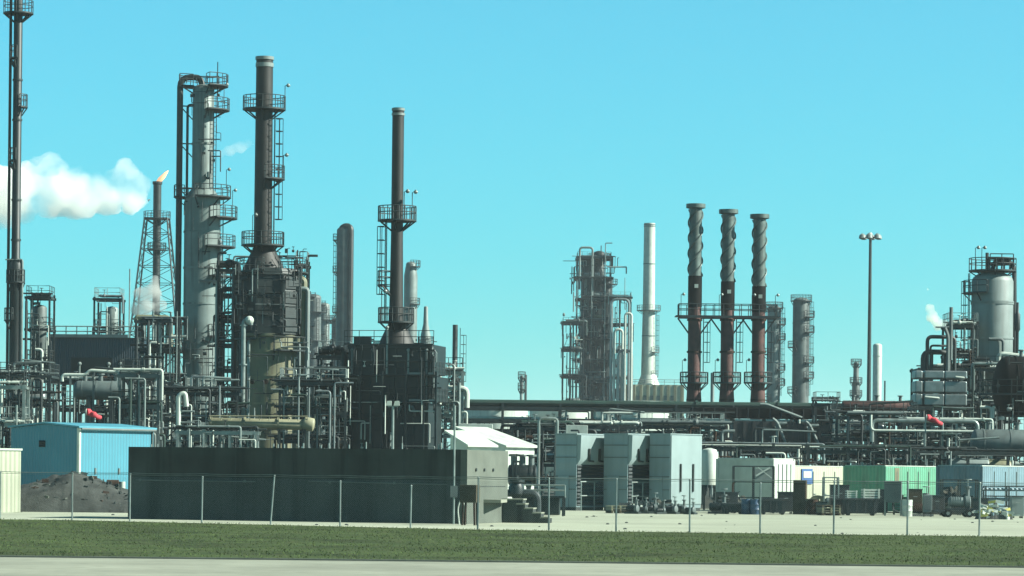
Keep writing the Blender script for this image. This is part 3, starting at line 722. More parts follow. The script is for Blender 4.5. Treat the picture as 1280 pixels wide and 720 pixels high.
# grey tote tank on legs
t = thing('tote_tank', 'grey square tote tank raised on legs at the pale green container', 'tank', base(1116, 646, 92), R(-8))
zt = Z(1116, 601, 92)
d = MB(); d.prism_y([(-.5, .95), (-.3, .75), (.3, .75), (.5, .95), (.5, zt), (-.5, zt)], -.5, .5); d.build('tank_body', M['grey'], t, bevel=.04)
for sx in (-.45, .45):
    for sy in (-.45, .45): d = MB(); d.bar((sx, sy, 0), (sx, sy, 1.1), .08); d.build('leg', M['galv'], t)
d = MB(); d.tube([(0, -.3, .75), (0, -.3, .35), (.35, -.3, .2)], .06, 8, .1); d.build('outlet', M['steel'], t)
# pallet crates
def crate(label, px, D, z, w, h, m='white'):
    t = thing('slatted_crate', label, 'crate', (X(px, 620, D), D, z), rnd.uniform(-.2, .2), 'pale slatted crates on the long skip')
    d = MB()
    for k in range(4): zz = h * (k + .5) / 4; d.box((0, -.4, zz), (w, .04, h / 4 - .05)); d.box((-w / 2, 0, zz), (.04, .8, h / 4 - .05)); d.box((w / 2, 0, zz), (.04, .8, h / 4 - .05))
    d.box((0, 0, .03), (w, .8, .05)); d.build('slats', M[m], t)
    for sx in (-w / 2 + .05, w / 2 - .05): d = MB(); d.box((sx, -.43, h / 2), (.08, .05, h)); d.build('batten', M[m], t)
crate('small pale slatted crate on the left end of the long dark skip', 1064, 92, .95, .6, .5); crate('wide pale slatted crate on the right end of the long dark skip', 1088, 92, .95, .95, .6)
# machines
def pump(label, px, D, m, sc=1, rz=0, group=None, py=643):
    t = thing('pump_set', label, 'pump', base(px, py, D), rz, group)
    d = MB(); d.box((0, 0, .06), (1.1 * sc, .5 * sc, .12)); d.build('skid', M['steel'], t)
    d = MB(); d.hcyl((-.45 * sc, 0, .36 * sc), (.1 * sc, 0, .36 * sc), .2 * sc, 12, .3)
    for k in range(5): d.hcyl(((-.4 + k * .1) * sc, 0, .36 * sc), ((-.37 + k * .1) * sc, 0, .36 * sc), .23 * sc, 12, 0)
    d.build('motor', M[m], t)
    d = MB(); d.hcyl((.2 * sc, 0, .36 * sc), (.38 * sc, 0, .36 * sc), .27 * sc, 12, .2); d.tube([(.3 * sc, 0, .5 * sc), (.3 * sc, 0, 1.0 * sc)], .09 * sc, 8); d.cyl(.3 * sc, 0, .95 * sc, 1.02 * sc, .16 * sc, n=10); d.build('volute', M['grey'], t)
    d = MB(); d.tube([(.3 * sc, -.05, 1.0 * sc), (.3 * sc, -.05, 1.3 * sc)], .03, 6); d.tube(arc(.16 * sc, 0, 360, 1.3 * sc, 10, (.3 * sc, -.05)), .025, 5); d.build('handwheel', M['grey2'], t)
    return t
PG = 'small pump sets in a row before the rightmost enclosure'
for i, px in enumerate((791, 803, 813, 826, 840, 850, 863)):
    pump('small dark pump set in the row before the enclosures', px, 90.5 + .5 * (i % 3), 'steel', (.8, .68, .9, .6, .75)[i % 5], rnd.uniform(-.8, .8), PG, 641)
pump('dark pump set standing left of the low black skip', 898, 93, 'black', 1.1)
pump('rusty pump set standing behind the white drum', 1150, 92, 'rust', 1.3, .4)
pump('large pump set lying on the flat trailer deck', 1196, 91.2, 'grey2', 1.35, 0)
t = thing('flat_trailer', 'low flat dark trailer in front of the navy container', 'trailer', base(1196, 648, 90.5))
d = MB(); d.box((0, 0, .32), (2.7, 1.3, .12)); d.build('deck', M['bin'], t)
for sx in (-.6, .6):
    for sy in (-.72, .72):
        d = MB(); d.hcyl((sx, sy - .08, .22), (sx, sy + .08, .22), .22, 14, 0); w = d.build('wheel', M['rubber'], t); d = MB(); d.hcyl((sx, sy - .09, .22), (sx, sy + .09, .22), .1, 10, 0); d.build('rim', M['galv'], w)
d = MB(); d.bar((1.3, 0, .3), (2.1, 0, .25), .1); d.build('drawbar', M['galv'], t)
for o in list(COL.objects):
    if o.get('label') == 'large pump set lying on the flat trailer deck': o.location.z = .38; o.location.y = 90.5
t = thing('control_panel', 'small grey control cabinet between rusty pump and flat trailer', 'cabinet', base(1159, 645, 91))
d = MB(); d.box((0, 0, .75), (.5, .4, 1.0)); d.build('cabinet_body', M['grey2'], t, bevel=.02)
for sx in (-.2, .2): d = MB(); d.bar((sx, 0, 0), (sx, 0, .27), .07); d.build('leg', M['steel'], t)
d = MB(); d.box((0, -.21, .78), (.4, .02, .8)); d.build('cabinet_door', M['grey'], t)
# scrap heap
mound('scrap_heap', 'heap of white and yellow plastic scrap at the right end of the yard', 'heap', 1248, 647, 86, 44, 15, 1.6, 'earth', 12, .25, (('white', 60, .5, 'white_sheeting'), ('yellow', 22, .45, 'yellow_sheeting'), ('bluepale', 18, .4, 'pale_pipe_offcut')))
def crate_box(name, label, cat, px, D, w, dep, h, m, lidm='steel', rz=0, z=0, group=None):
    t = thing(name, label, cat, (X(px, 642, D), D, z), rz, group)
    d = MB(); d.box((0, 0, h / 2 + .06), (w, dep, h - .12)); d.build('body', M[m], t, bevel=.02)
    d = MB(); d.box((0, 0, h - .03), (w + .05, dep + .05, .06)); d.build('lid', M[lidm], t)
    for sx in (-w * .35, w * .35): d = MB(); d.box((sx, 0, .05), (.12, dep * .9, .1)); d.build('runner', M['steel'], t)
    d = MB(); d.tube([(-.12, -dep / 2 - .04, h * .7), (.12, -dep / 2 - .04, h * .7)], .02, 5); d.build('handle', M['galv'], t)
    return t
def pallets(label, px, D, n, rz=0):
    t = thing('pallet_stack', label, 'pallets', (X(px, 642, D), D, 0), rz)
    for k in range(n):
        d = MB(); z = k * .15
        for y in (-.5, -.3, -.1, .1, .3, .5): d.box((0, y * .95, z + .125), (1.15, .12, .025))
        for x in (-.5, 0, .5): d.box((x, 0, z + .06), (.1, 1.05, .1))
        d.build('pallet', M['tan' if k % 3 else 'brown'], t)
    return t
g0 = crate_box('generator', 'dark generator box with an upright exhaust left of the white container rack', 'generator', 908, 94.5, 1.3, 1.0, 1.25, 'bin')
d = MB(); d.tube([(.35, 0, 1.2), (.35, 0, 1.75), (.5, 0, 1.85)], .05, 7, .1); d.build('exhaust', M['rust'], g0); d = MB(); d.box((-.2, -.51, .7), (.6, .04, .6)); d.build('grille', M['louver'], g0)
crate_box('tool_chest', 'dark tool chest behind the skip at the white container end', 'chest', 982, 94.5, .9, .8, 1.3, 'bin')
crate_box('tool_chest', 'grey tool chest between the brown cabinet ledge and the rail frame', 'chest', 1026, 93, .6, .6, .75, 'grey', 'black')
crate_box('tool_chest', 'tall dark chest behind the short dark skip', 'chest', 1049, 95.5, 1.1, .9, 1.75, 'bin')
crate_box('tool_chest', 'dark chest behind the right end of the long dark skip', 'chest', 1098, 95.5, 1.0, .9, 1.5, 'black')
crate_box('tool_chest', 'rusty brown chest just right of the white drum', 'chest', 1143, 94.5, .8, .8, 1.55, 'brown')
crate_box('tool_chest', 'low dark chest at the left end of the flat trailer', 'chest', 1170, 94, .9, .9, 1.2, 'bin')
crate_box('tool_chest', 'dark chest between flat trailer and scrap heap', 'chest', 1225, 92.5, .9, .8, 1.1, 'black')
crate_box('tool_chest', 'pale grey chest at the far right behind the scrap heap', 'chest', 1271, 90, .7, .7, 1.25, 'grey2')
pallets('stack of worn pallets between the short skip and the rail frame', 1036, 91.5, 4, .2)
pallets('tall stack of worn pallets under the tote tank right side', 1128, 95, 8, -.1)
pallets('low stack of worn pallets left of the small dark pump row', 772, 91.5, 3, .3)
t = thing('cable_reel', 'wooden cable reel standing on edge before the cream container', 'cable reel', (X(1022, 642, 95.5), 95.5, .55))
for y in (-.3, .3): d = MB(); d.hcyl((0, y - .03, 0), (0, y + .03, 0), .55, 20, 0); d.build('flange', M['tan'], t)
d = MB(); d.hcyl((0, -.28, 0), (0, .28, 0), .34, 16, 0); d.build('wound_cable', M['black'], t)
mound('scrap_pile', 'low tangle of dark scrap pipes before the rightmost enclosure', 'heap', 822, 641, 92, 92, 13, 1.4, 'yard', 15, .25, (('steel', 70, .6, 'scrap_pipe'), ('galv', 22, .5, 'pale_scrap_pipe'), ('white', 9, .22, 'white_scrap')))
mound('scrap_pile', 'tangle of dark scrap metal between the low skip and the blue drums', 'heap', 922, 641, 96, 60, 18, 1.6, 'yard', 16, .25, (('steel', 60, .7, 'scrap_pipe'), ('white', 12, .25, 'white_scrap')))
mound('scrap_pile', 'tangle of dark scrap metal behind the flat trailer', 'heap', 1195, 640, 96, 60, 26, 1.6, 'yard', 17, .25, (('steel', 70, .8, 'scrap_pipe'), ('galv', 16, .4, 'pale_scrap_pipe')))
# white small tanks near 880
t = thing('white_tank', 'white round topped tank peeping out right of the enclosures', 'tank', base(886, 640, 103))
zt = Z(884, 560, 103); d = MB(); d.rev([(.55, 1.6), (.58, zt - .4), (.45, zt - .1), (.1, zt)], n=14); d.build('tank_body', M['white'], t)
for a in (45, 135, 225, 315): d = MB(); d.bar((.45 * math.cos(R(a)), .45 * math.sin(R(a)), 0), (.45 * math.cos(R(a)), .45 * math.sin(R(a)), 1.7), .09); d.build('leg', M['steel'], t)

# ------------------------------------------------------------------ LAMP POSTS, WINDSOCKS, MAST
def windsock(label, px, py, D, L, side=1):
    z = Z(px, py, D); t = thing('windsock', label, 'windsock', (X(px, py, D), D, 0))
    d = MB(); d.tube([(0, 0, 0), (0, 0, z + .1)], .05, 8); d.build('pole', M['galv'], t)
    d = MB(); d.tube([(.04, 0, z), (.08, 0, z)], .24, 10); d.build('hoop', M['white'], t)
    d = MB(); n = 7
    d.tube([(.08 * side + side * L * k / n, .12 * math.sin(k), z - .55 * L * (k / n) ** 1.3 * .8 + .03 * math.sin(k * 2)) for k in range(n + 1)], [.24 - .1 * k / n + .02 * math.sin(k * 2.2) for k in range(n + 1)], 10); d.build('sock', M['red'], t)
windsock('pink red windsock drooping on a pole behind the blue shed roof', 107, 515, 110, .95)
windsock('bright red windsock hanging before the white pipes on the right', 1157, 522, 116, 1.1)
t = thing('lamp_post', 'pale lamp post rising in front of the black box heater', 'lamp post', (X(491, 540, 108), 108, 0))
zt = Z(491, 508, 108); d = MB(); d.tube([(0, 0, 0), (0, 0, zt)], [.11, .08], 10); d.build('pole', M['galv'], t)
d = MB(); d.bar((-.35, 0, zt), (.35, 0, zt), .08); d.build('crossarm', M['galv'], t)
for sx in (-.28, .24): d = MB(); d.prism_y([(sx - .2, zt + .05), (sx + .2, zt + .05), (sx + .16, zt + .38), (sx - .12, zt + .36)], -.2, .15); d.build('lamp_head', M['white'], t)
t = thing('high_mast_light', 'very tall slender floodlight mast with a ring of lamps', 'light mast', (X(1087, 400, 230), 230, 0))
zt = Z(1087, 296, 230); d = MB(); d.tube([(0, 0, 0), (0, 0, zt)], [.38, .2], 12); d.build('mast', M['steel'], t)
d = MB(); d.tube(arc(.95, 0, 360, zt - .1, 16), .07, 6)
for a in range(0, 360, 90): d.bar((0, 0, zt), (.95 * math.cos(R(a)), .95 * math.sin(R(a)), zt - .1), .08)
d.build('lamp_ring', M['steel'], t)
for k in range(6):
    a = R(60 * k + 15); d = MB(); d.rev([(.1, .45), (.42, .2), (.52, -.25), (.25, -.38)], (1.25 * math.cos(a), 1.25 * math.sin(a), zt), n=10); d.build('floodlight', M['grey2'], t)
d = MB(); d.rev([(.2, 0), (.35, .3), (.1, .6)], (0, 0, zt + .05), n=10); d.build('mast_head', M['white'], t)

# ================================================================== PLANT, LEFT HALF
# tall dark stack at the left edge
t, z, s, rad = vcol('tall_stack', 'very tall slender dark stack with a ladder at the left edge of the photo', 'stack', 21, 150,
    [(5.5, -70), (5.5, 322), (8.6, 330), (8.6, 352), (7.2, 356), (7.2, 470)], 'black',
    [(16, 19, 0, 360), (352, 12, 0, 360), (72, 11, 90, 270), (200, 11, 90, 270), (133, 13, -60, 60), (400, 14, 100, 260)], [(180, 470, -60, 0)], n=16, bands=(100, 150, 250, 300, 325))
d = MB()
for x in (-10, -8.2): d.tube([(x * s, -.1, 0), (x * s, -.1, z(-70))], .07, 6)
d.build('side_pipe', M['steel'], t)
d = MB(); d.tube([(9 * s, -.3, 3), (9 * s, -.3, z(470)), (9 * s, -.3, z(325)), (3 * s, -.3, z(325))], .11, 8, .3); d.tube([(-12 * s, -.5, z(325)), (9 * s, -.5, z(325))], .07, 6); d.build('side_line', M['galv'], t)
# twin diameter column
t, z, s, rad = vcol('distillation_column', 'tall pale grey column, narrow above and wide below, with a dark overhead pipe', 'column', 252.5, 160,
    [(13.5, 112), (13.5, 236), (22.5, 248), (22.5, 488)], 'colgrey',
    [(137, 33, -75, 60), (107, 31, -70, 200), (246, 36, -100, 200), (272, 44, -60, 35), (308, 42, -75, 40), (345, 40, -60, 20), (420, 33, -60, 60)], [(-25, 236, 140, 0), (8, 480, 250, 0)],
    bands=(180, 290, 335, 380, 430), band_m='colgrey', lamps=((26, 130), (38, 262), (30, 236)), man=((220, -60), (330, -70), (400, -30)))
d = MB(); d.tube([(-29 * s, -.2, 1.5), (-29 * s, -.2, z(97)), (-4 * s, 0, z(97)), (-1 * s, 0, z(109))], .31, 12, 1.0)
d.build('overhead_pipe', M['steel'], t)
d = MB(); d.tube([(-19 * s, -.5, z(480)), (-19 * s, -.5, z(132)), (-10 * s, -.4, z(132))], .13, 8, .4); d.build('slender_pipe', M['steel'], t)
d = MB()
for p in (133, 180, 236): d.bar((-29 * s, -.2, z(p)), (-12 * s, 0, z(p)), .12); d.bar((-29 * s, -.2, z(p)), (-12 * s, 0, z(p + 18)), .1)
d.build('pipe_bracket', M['steel'], t)
d = MB(); d.tube([(24 * s, -.6, 3), (24 * s, -.6, z(300)), (15 * s, -.4, z(300))], .16, 8, .5); d.build('reflux_pipe', M['alum'], t)
d = MB()
for x in (-20, -8, 6, 20): d.tube([(x * s, -1.0, z(106)), (x * s, -1.0, z(96))], .05, 5)
d.tube([(-20 * s, -1, z(97)), (20 * s, -1, z(97))], .05, 5); d.tube([(18 * s, -.5, z(135)), (18 * s, -.5, z(78))], .05, 6); d.build('top_frame', M['steel'], t)

small_piping(t, -24 * s, 26 * s, -2.6, -2.0, 2, z(255), 60, 921, 'steel'); small_piping(t, -14 * s, 24 * s, -1.7, -1.2, z(236), z(112), 22, 922, 'steel'); small_piping(t, -22 * s, 26 * s, -2.8, -2.1, 2, z(440), 26, 923, 'galv')
# heater with cylindrical body and brown stack
D = 140; s = D / F
zf = lambda py: Z(331, py, D)
t = thing('stack_heater', 'brown stack heater with an eight sided box on a rust streaked tan cylinder', 'furnace', (X(338, 450, D), D, 0))
dx = X(331, 200, D) - X(338, 450, D)
d = MB(); d.rev([(11.5 * s, zf(308)), (11 * s, zf(200)), (10.5 * s, zf(72)), (10.0 * s, zf(72)), (10 * s, zf(80))], (dx - .1, 0, 0), n=24); stk = d.build('stack_shell', M['brownstack'], t)
d = MB(); d.rev([(10.6 * s, zf(84)), (11.3 * s, zf(84)), (11.3 * s, zf(79)), (10.6 * s, zf(79))], (dx - .1, 0, 0), n=24); d.rev([(10.6 * s, zf(75)), (11.6 * s, zf(75)), (11.6 * s, zf(71)), (10.3 * s, zf(71))], (dx - .1, 0, 0), n=24); d.build('stack_rim', M['grey2'], stk)
d = MB(); d.rev([(27 * s, zf(338)), (11.5 * s, zf(306))], (dx, 0, 0), n=24); d.build('cone', M['brownstack'], t)
d = MB(); d.rev([(41 * s, zf(420)), (41 * s, zf(345)), (36 * s, zf(337)), (20 * s, zf(335))], (.1, 0, 0), n=8, a0=22.5, a1=382.5); up = d.build('convection_box', M['steel'], t)
d = MB()
for k in range(8):
    a = R(45 * k + 22.5); d.bar((.1 + 41.5 * s * math.cos(a), 41.5 * s * math.sin(a), zf(420)), (.1 + 41.5 * s * math.cos(a), 41.5 * s * math.sin(a), zf(345)), .18)
for p in (345, 368, 395, 419):
    d.tube([(.1 + 41 * s * math.cos(R(45 * k + 22.5)), 41 * s * math.sin(R(45 * k + 22.5)), zf(p)) for k in range(9)], .1, 4)
d.build('stiffener', M['steel'], up)
for k, (a, w) in enumerate(((0, 1.7), (-45, 1.7))):
    d = MB(); rr = 41 * s * math.cos(R(22.5)) + .06
    for zc in (355, 373, 391, 408): d.box((.1 + rr * math.cos(R(a)), rr * math.sin(R(a)), zf(zc)), (.12, w, 1.05), R(a))
    d.build('access_panel', M['tan' if k == 0 else 'steel'], up)
d = MB(); d.rev([(37 * s, 0), (37 * s, zf(423)), (39.5 * s, zf(421)), (39.5 * s, zf(418))], n=32); d.build('radiant_cylinder', M['tan'], t)
for p in (440, 470, 505, 535): d = MB(); d.rev([(36.8 * s, zf(p) - .08), (38.2 * s, zf(p) - .08), (38.2 * s, zf(p) + .08), (36.8 * s, zf(p) + .08)], n=32); d.build('stiffening_band', M['tan'], t)
pc = (dx - .1, 0)
platform(t, zf(136), 10.5 * s, 27 * s, 0, 360, 'steel', pc); platform(t, zf(223), 10.8 * s, 27 * s, -80, 50, 'steel', pc); platform(t, zf(306), 11.4 * s, 27 * s, 0, 360, 'steel', pc)
platform(t, zf(438), 37 * s, 52 * s, -80, 50, 'steel'); platform(t, zf(424), 39 * s, 48 * s, 120, 250, 'steel')
ladder(t, pc[0] + 14 * s, -.4, 0, zf(306), zf(136)); ladder(t, -42 * s, -.5, 180, 2, zf(345)); lamp(t, pc[0] + 25 * s, -.2, zf(223), 2); lamp(t, pc[0] + 26 * s, -.2, zf(136), 2); lamp(t, pc[0] - 12 * s, -.9, zf(306), 2.5)
for x, y, p0, p1, r, mm in ((42, -1.2, 555, 350, .3, 'tan'), (47, -1.5, 560, 362, .22, 'grey2'), (-35, -1.8, 555, 350, .16, 'steel'), (-45, -1.0, 555, 340, .2, 'steel'), (-24, -2.6, 545, 425, .12, 'galv'), (38, -2.2, 555, 430, .14, 'grey')):
    d = MB(); d.tube([(x * s, y, max(.5, zf(p0))), (x * s, y, zf(p1)), ((x - 8 if x > 0 else x + 8) * s, y, zf(p1))], r, 9, r * 2.5)
    for q in (.3, .6): zz = max(.5, zf(p0)) * (1 - q) + zf(p1) * q; d.cyl(x * s, y, zz, zz + .12, r * 1.45, n=9)
    d.build('side_pipe', M[mm], t)
for k in range(6):
    a = R(-150 + 28 * k); d = MB(); d.hcyl((36.5 * s * math.cos(a), 36.5 * s * math.sin(a), zf(478)), (38.5 * s * math.cos(a), 38.5 * s * math.sin(a), zf(478)), .22, 10, 0); d.build('peep_door', M['rust'], t)

small_piping(t, -42 * s, 41 * s, -4.3, -3.2, zf(420), zf(330), 70, 901, 'steel'); small_piping(t, -42 * s, 20 * s, -4.2, -3.2, zf(420), zf(335), 8, 902, 'galv')
small_piping(t, -44 * s, 46 * s, -3.6, -2.9, 1.5, zf(425), 70, 903, 'steel'); small_piping(t, -44 * s, 50 * s, -3.7, -3, 1.5, zf(425), 12, 904, 'galv'); small_piping(t, -30 * s, 40 * s, -2, 1, zf(335), zf(312), 26, 905, 'steel')
platform(t, zf(340), 34 * s, 45 * s, -170, -100, 'steel'); platform(t, zf(380), 40 * s, 47 * s, -190, -130, 'steel'); platform(t, zf(478), 37 * s, 47 * s, -60, 20, 'steel'); platform(t, zf(340), 34 * s, 46 * s, -40, 40, 'steel')
# stair / scaffold tower between column and heater
rack('stair_tower', 'dark open stair and pipe tower between the grey column and the stack heater', 'tower', 271, 299, 338, 141, 3, 9, 21, 2.2, 1, 7, .9, 0, brace=.9)
rack('stair_tower', 'slim dark service tower on the right flank of the stack heater', 'tower', 370, 384, 332, 143, 2.4, 9, 22, 1.6, 0, 5, .9, 0, brace=.5)

# vent pipe and mustard duct
t = thing('vent_pipe', 'tall pale vent pipe with a hooked top in front of the stack heater', 'pipe', (X(304, 470, 128), 128, 0))
zt = Z(304, 400, 128); s = 128 / F
d = MB(); d.tube([(0, 0, 0), (0, 0, zt), (9 * s, 0, zt), (9 * s, 0, zt - .4)], .17, 10, .45)
for k in (.25, .5, .75, .97): d.cyl(0, 0, zt * k - .06, zt * k + .06, .3, n=12)
d.build('shaft', M['galv'], t)
d = MB(); d.sph((7 * s, 0, zt - .02), .36, 10); d.build('valve', M['white'], t)
t = thing('tan_duct', 'long tan horizontal duct with rounded right end in front of the stack heater', 'duct', (X(325, 530, 121), 121, 0))
zc = Z(325, 529, 121); s = 121 / F
d = MB(); d.hcyl((-64 * s, 0, zc), (64 * s, 0, zc - .1), .4, 18, .3)
for k in (-.62, -.2, .22, .62): d.hcyl((k * 100 * s, 0, zc), (k * 100 * s + .12, 0, zc), .47, 18, 0)
d.build('duct_shell', M['mustard'], t)
d = MB(); d.hcyl((56 * s, -.1, zc), (66 * s, -.1, zc - .1), .52, 18, .3); d.build('end_cap', M['mustard'], t)
for x in (-50, -14, 24, 55): d = MB(); d.bar((x * s, -.3, 0), (x * s, -.3, zc - .4), .16); d.bar((x * s, .3, 0), (x * s, .3, zc - .4), .16); d.box((x * s, 0, zc - .5), (.3, 1.0, .12)); d.build('support', M['steel'], t)
d = MB(); d.tube([(-63 * s, -.5, zc + .5), (60 * s, -.5, zc + .55)], .05, 6)
for x in range(-60, 61, 12): d.tube([(x * s, -.5, zc + .2), (x * s, -.5, zc + .52)], .035, 5)
d.build('top_rail', M['mustard'], t)

# box heater with stack
D = 130; s = D / F; zf = lambda py: Z(495, py, D)
t = thing('box_heater', 'black box heater in stepped tiers under a tapered cone and slim brown stack', 'furnace', (X(494, 500, D), D, 0), R(-10))
sx0 = X(496.5, 270, D) - X(494, 500, D)
d = MB(); d.rev([(9 * s, zf(402)), (7.6 * s, zf(300)), (7.4 * s, zf(135)), (6.8 * s, zf(135)), (6.8 * s, zf(143))], (sx0, 0, 0), n=20); stk = d.build('stack_shell', M['brownstack'], t)
d = MB()
for p in (137, 143): d.rev([(7.3 * s, zf(p) - .1), (8.3 * s, zf(p) - .1), (8.3 * s, zf(p) + .1), (7.3 * s, zf(p) + .1)], (sx0, 0, 0), n=20)
d.build('stack_rim', M['grey2'], stk)
d = MB(); d.rev([(24 * s, zf(436)), (21 * s, zf(425)), (9 * s, zf(400))], (sx0, .4, 0), n=18); d.build('cone', M['brownstack'], t)
def tier(name, x0, x1, p0, p1, dep, m='black'):
    d = MB(); d.box(((x0 + x1) / 2 * s, dep / 2 - 2.4, (zf(p0) + zf(p1)) / 2), ((x1 - x0) * s, dep, zf(p0) - zf(p1))); return d.build(name, M[m], t, bevel=.03)
tier('upper_tier', -52, 56, 432, 469, 5.0); tier('middle_tier', -56, 58, 471, 502, 5.6); lo = tier('lower_tier', -66, 50, 504, 600, 5.4)
d = MB(); d.box((-4 * s, .3, zf(600) / 2 + .2), (100 * s, 4.6, zf(600) + .3)); d.build('base', M['black'], t)
for p, x0, x1 in ((470, -60, 62), (503, -60, 62)):
    d = MB(); d.box(((x0 + x1) / 2 * s, -2.75, zf(p)), ((x1 - x0) * s, .9, .1)); q = d.build('walkway', M['steel'], t)
    d = MB(); railing_path(d, [(x0 * s, -3.15, zf(p)), (x1 * s, -3.15, zf(p)), (x1 * s, 2.4, zf(p))], 1.1, .03, 1.2); d.build('railing', M['steel'], q)
    for xa, xb in ((-58, -46), (28, 44), (52, 62)): d = MB(); d.box(((xa + xb) / 2 * s, -3.2, zf(p) + .12), ((xb - xa) * s, .12, .16)); d.build('edge_plate', M['grey2'], q)
for x, p0, p1 in ((-46, 470, 440), (-20, 470, 440), (-2, 470, 412), (25, 470, 440), (42, 502, 470), (48, 502, 440), (57, 505, 448)):
    d = MB(); d.tube([(x * s, -2.75, zf(p0)), (x * s, -2.75, zf(p1))], .085, 7); d.sph((x * s, -2.75, zf(p1) + .05), .15, 8); d.build('riser_pipe', M['galv' if x in (42, -2, 25) else 'grey'], t)
d = MB()
for x in (-46, -38, -32): d.box((x * s, -1, zf(432) + .35), (.45, .6, .7))
d.build('roof_valve', M['black'], t)
d = MB()
for k in range(9): x = (-60 + 13 * k) * s; d.bar((x, -2.42, zf(600)), (x, -2.42, zf(505)), .14)
for k in range(8): x = (-54 + 15 * k) * s; d.bar((x, -2.44, zf(502)), (x, -2.44, zf(472)), .12)
for k in range(8): x = (-50 + 14.5 * k) * s; d.bar((x, -2.43, zf(469)), (x, -2.43, zf(433)), .12)
d.build('buckstay', M['steel'], t)
for x, a in ((-50, 1), (18, -1), (30, 1), (46, -1)):
    d = MB(); d.tube([(x * s, -2.9, zf(508)), (x * s + .3 * a, -2.9, zf(516)), (x * s + .2 * a, -2.6, zf(520))], .12, 8, .3); d.build('burner_line', M['grey'], t)
small_piping(t, -60 * s, 62 * s, -3.9, -2.6, .5, zf(434), 60, 911, 'black'); small_piping(t, -60 * s, 62 * s, -3.9, -2.8, .5, zf(436), 14, 912, 'galv'); small_piping(t, -60 * s, 62 * s, -3.9, -3, 2, zf(440), 14, 913, 'white', 'pale_fittings'); small_piping(t, -52 * s, 56 * s, -2, 2, zf(431), zf(424), 10, 914, 'black')
for x in (-62, -34, -6, 24, 46, 62): d = MB(); d.bar((x * s, -3.3, 0), (x * s, -3.3, zf(466)), .16); d.build('frame_column', M['steel'], t)
for p in (435, 452): d = MB(); d.bar((-52 * s, -2.6, zf(p)), (56 * s, -2.6, zf(p)), .18); d.build('frame_beam', M['steel'], t)
d = MB(); d.box((0, -2.6, zf(432)), (112 * s, .5, .1)); q = d.build('roof_walkway', M['steel'], t); d = MB(); railing_path(d, [(-56 * s, -2.8, zf(432)), (57 * s, -2.8, zf(432))], 1.1, .03, 1.2); d.build('railing', M['steel'], q)
platform(t, zf(275), 7.4 * s, 24.5 * s, 0, 360, 'steel', (sx0, 0)); platform(t, zf(356), 8 * s, 24 * s, 140, 230, 'steel', (sx0, 0)); platform(t, zf(402), 8.4 * s, 23 * s, 0, 360, 'steel', (sx0, 0))
ladder(t, sx0 - 13 * s, -.3, 180, zf(402), zf(275)); lamp(t, sx0 + 20 * s, -.3, zf(275), 2.2); lamp(t, sx0 + 12 * s, -1, zf(275), 2.2); lamp(t, sx0 - 16 * s, -.8, zf(402), 2.4)
rack('scaffold_tower', 'pale scaffold stair tower at the right side of the black box heater', 'scaffold', 543, 578, 466, 132, 3, 6, 31, 1.7, 1, 4, .9, 0, 'galv', brace=1.0, mats=['galv', 'steel', 'white'])
rack('scaffold_tower', 'dark cluttered pipe tower at the left side of the black box heater', 'scaffold', 398, 437, 446, 131, 4, 6, 32, 2.2, 3, 9, .7, 1, brace=.7)

# flare stack in lattice derrick
D = 260; s = D / F; zf = lambda py: Z(195, py, D)
t = thing('flare_stack', 'burning flare stack held inside a steel lattice derrick', 'flare', (X(195, 400, D), D, 0))
d = MB(); d.cyl(0, 0, 0, zf(300), .62, n=16); d.cyl(0, 0, zf(300), zf(231), .66, n=16); d.rev([(.66, zf(231)), (.8, zf(230)), (.8, zf(227)), (.6, zf(227))], n=16); d.build('flare_pipe', M['steel'], t)
hw0, hw1 = 29 * s, 14 * s; zb_, zt_ = 0, zf(273)
hw = lambda zz: hw1 + (hw0 - hw1) * max(0, (zt_ - zz)) / (zt_ - zf(420)) if zz > zf(420) else hw0 + (zf(420) - zz) * .12
cor = ((-1, -1), (1, -1), (1, 1), (-1, 1))
for cx, cy in cor:
    d = MB(); zs = [0, zf(420), zt_]; d.tube([(cx * hw(q), cy * hw(q), q) for q in zs], .14, 6); d.build('derrick_leg', M['steel'], t)
zs = [zf(p) for p in (273, 292, 312, 333, 355, 378, 400, 420, 445, 475, 510)] + [.5]
d = MB()
for i, q in enumerate(zs):
    for k in range(4):
        a, b = cor[k], cor[(k + 1) % 4]
        d.bar((a[0] * hw(q), a[1] * hw(q), q), (b[0] * hw(q), b[1] * hw(q), q), .1)
        if i + 1 < len(zs):
            q2 = zs[i + 1]; d.bar((a[0] * hw(q), a[1] * hw(q), q), (b[0] * hw(q2), b[1] * hw(q2), q2), .08); d.bar((b[0] * hw(q), b[1] * hw(q), q), (a[0] * hw(q2), a[1] * hw(q2), q2), .08)
d.build('lattice_bracing', M['steel'], t)
platform(t, zf(273), .7, 17 * s, 0, 360, 'steel'); platform(t, zf(312), .7, 12 * s, 0, 360, 'steel')
d = MB(); fl = [(0, 0, zf(228)), (.5, 0, zf(224)), (1.0, 0, zf(220)), (1.45, 0, zf(215.5)), (1.75, 0, zf(213))]
d.tube(fl, [.28, .42, .36, .22, .04], 9); d.build('flame', M['flame'], t)
t = thing('pipe_header', 'pale rusty horizontal header pipe at the foot of the flare derrick', 'pipe', (X(190, 396, 175), 175, 0))
s = 175 / F; zc = Z(190, 397, 175)
d = MB(); d.tube([(-19 * s, 0, zc - .3), (-19 * s, 0, zc), (23 * s, 0, zc), (23 * s, 0, zc - 4)], .3, 10, .6); d.build('header', M['tan'], t)
for x in (-10, 5, 14): d = MB(); d.tube([(x * s, -.3, 0), (x * s, -.3, zc - .6), ((x + 5) * s, -.3, zc - .6)], .2, 9, .5); d.build('down_pipe', M['galv'], t)
d = MB()
for x in (-16, 18): d.bar((x * s, .3, 0), (x * s, .3, zc), .25)
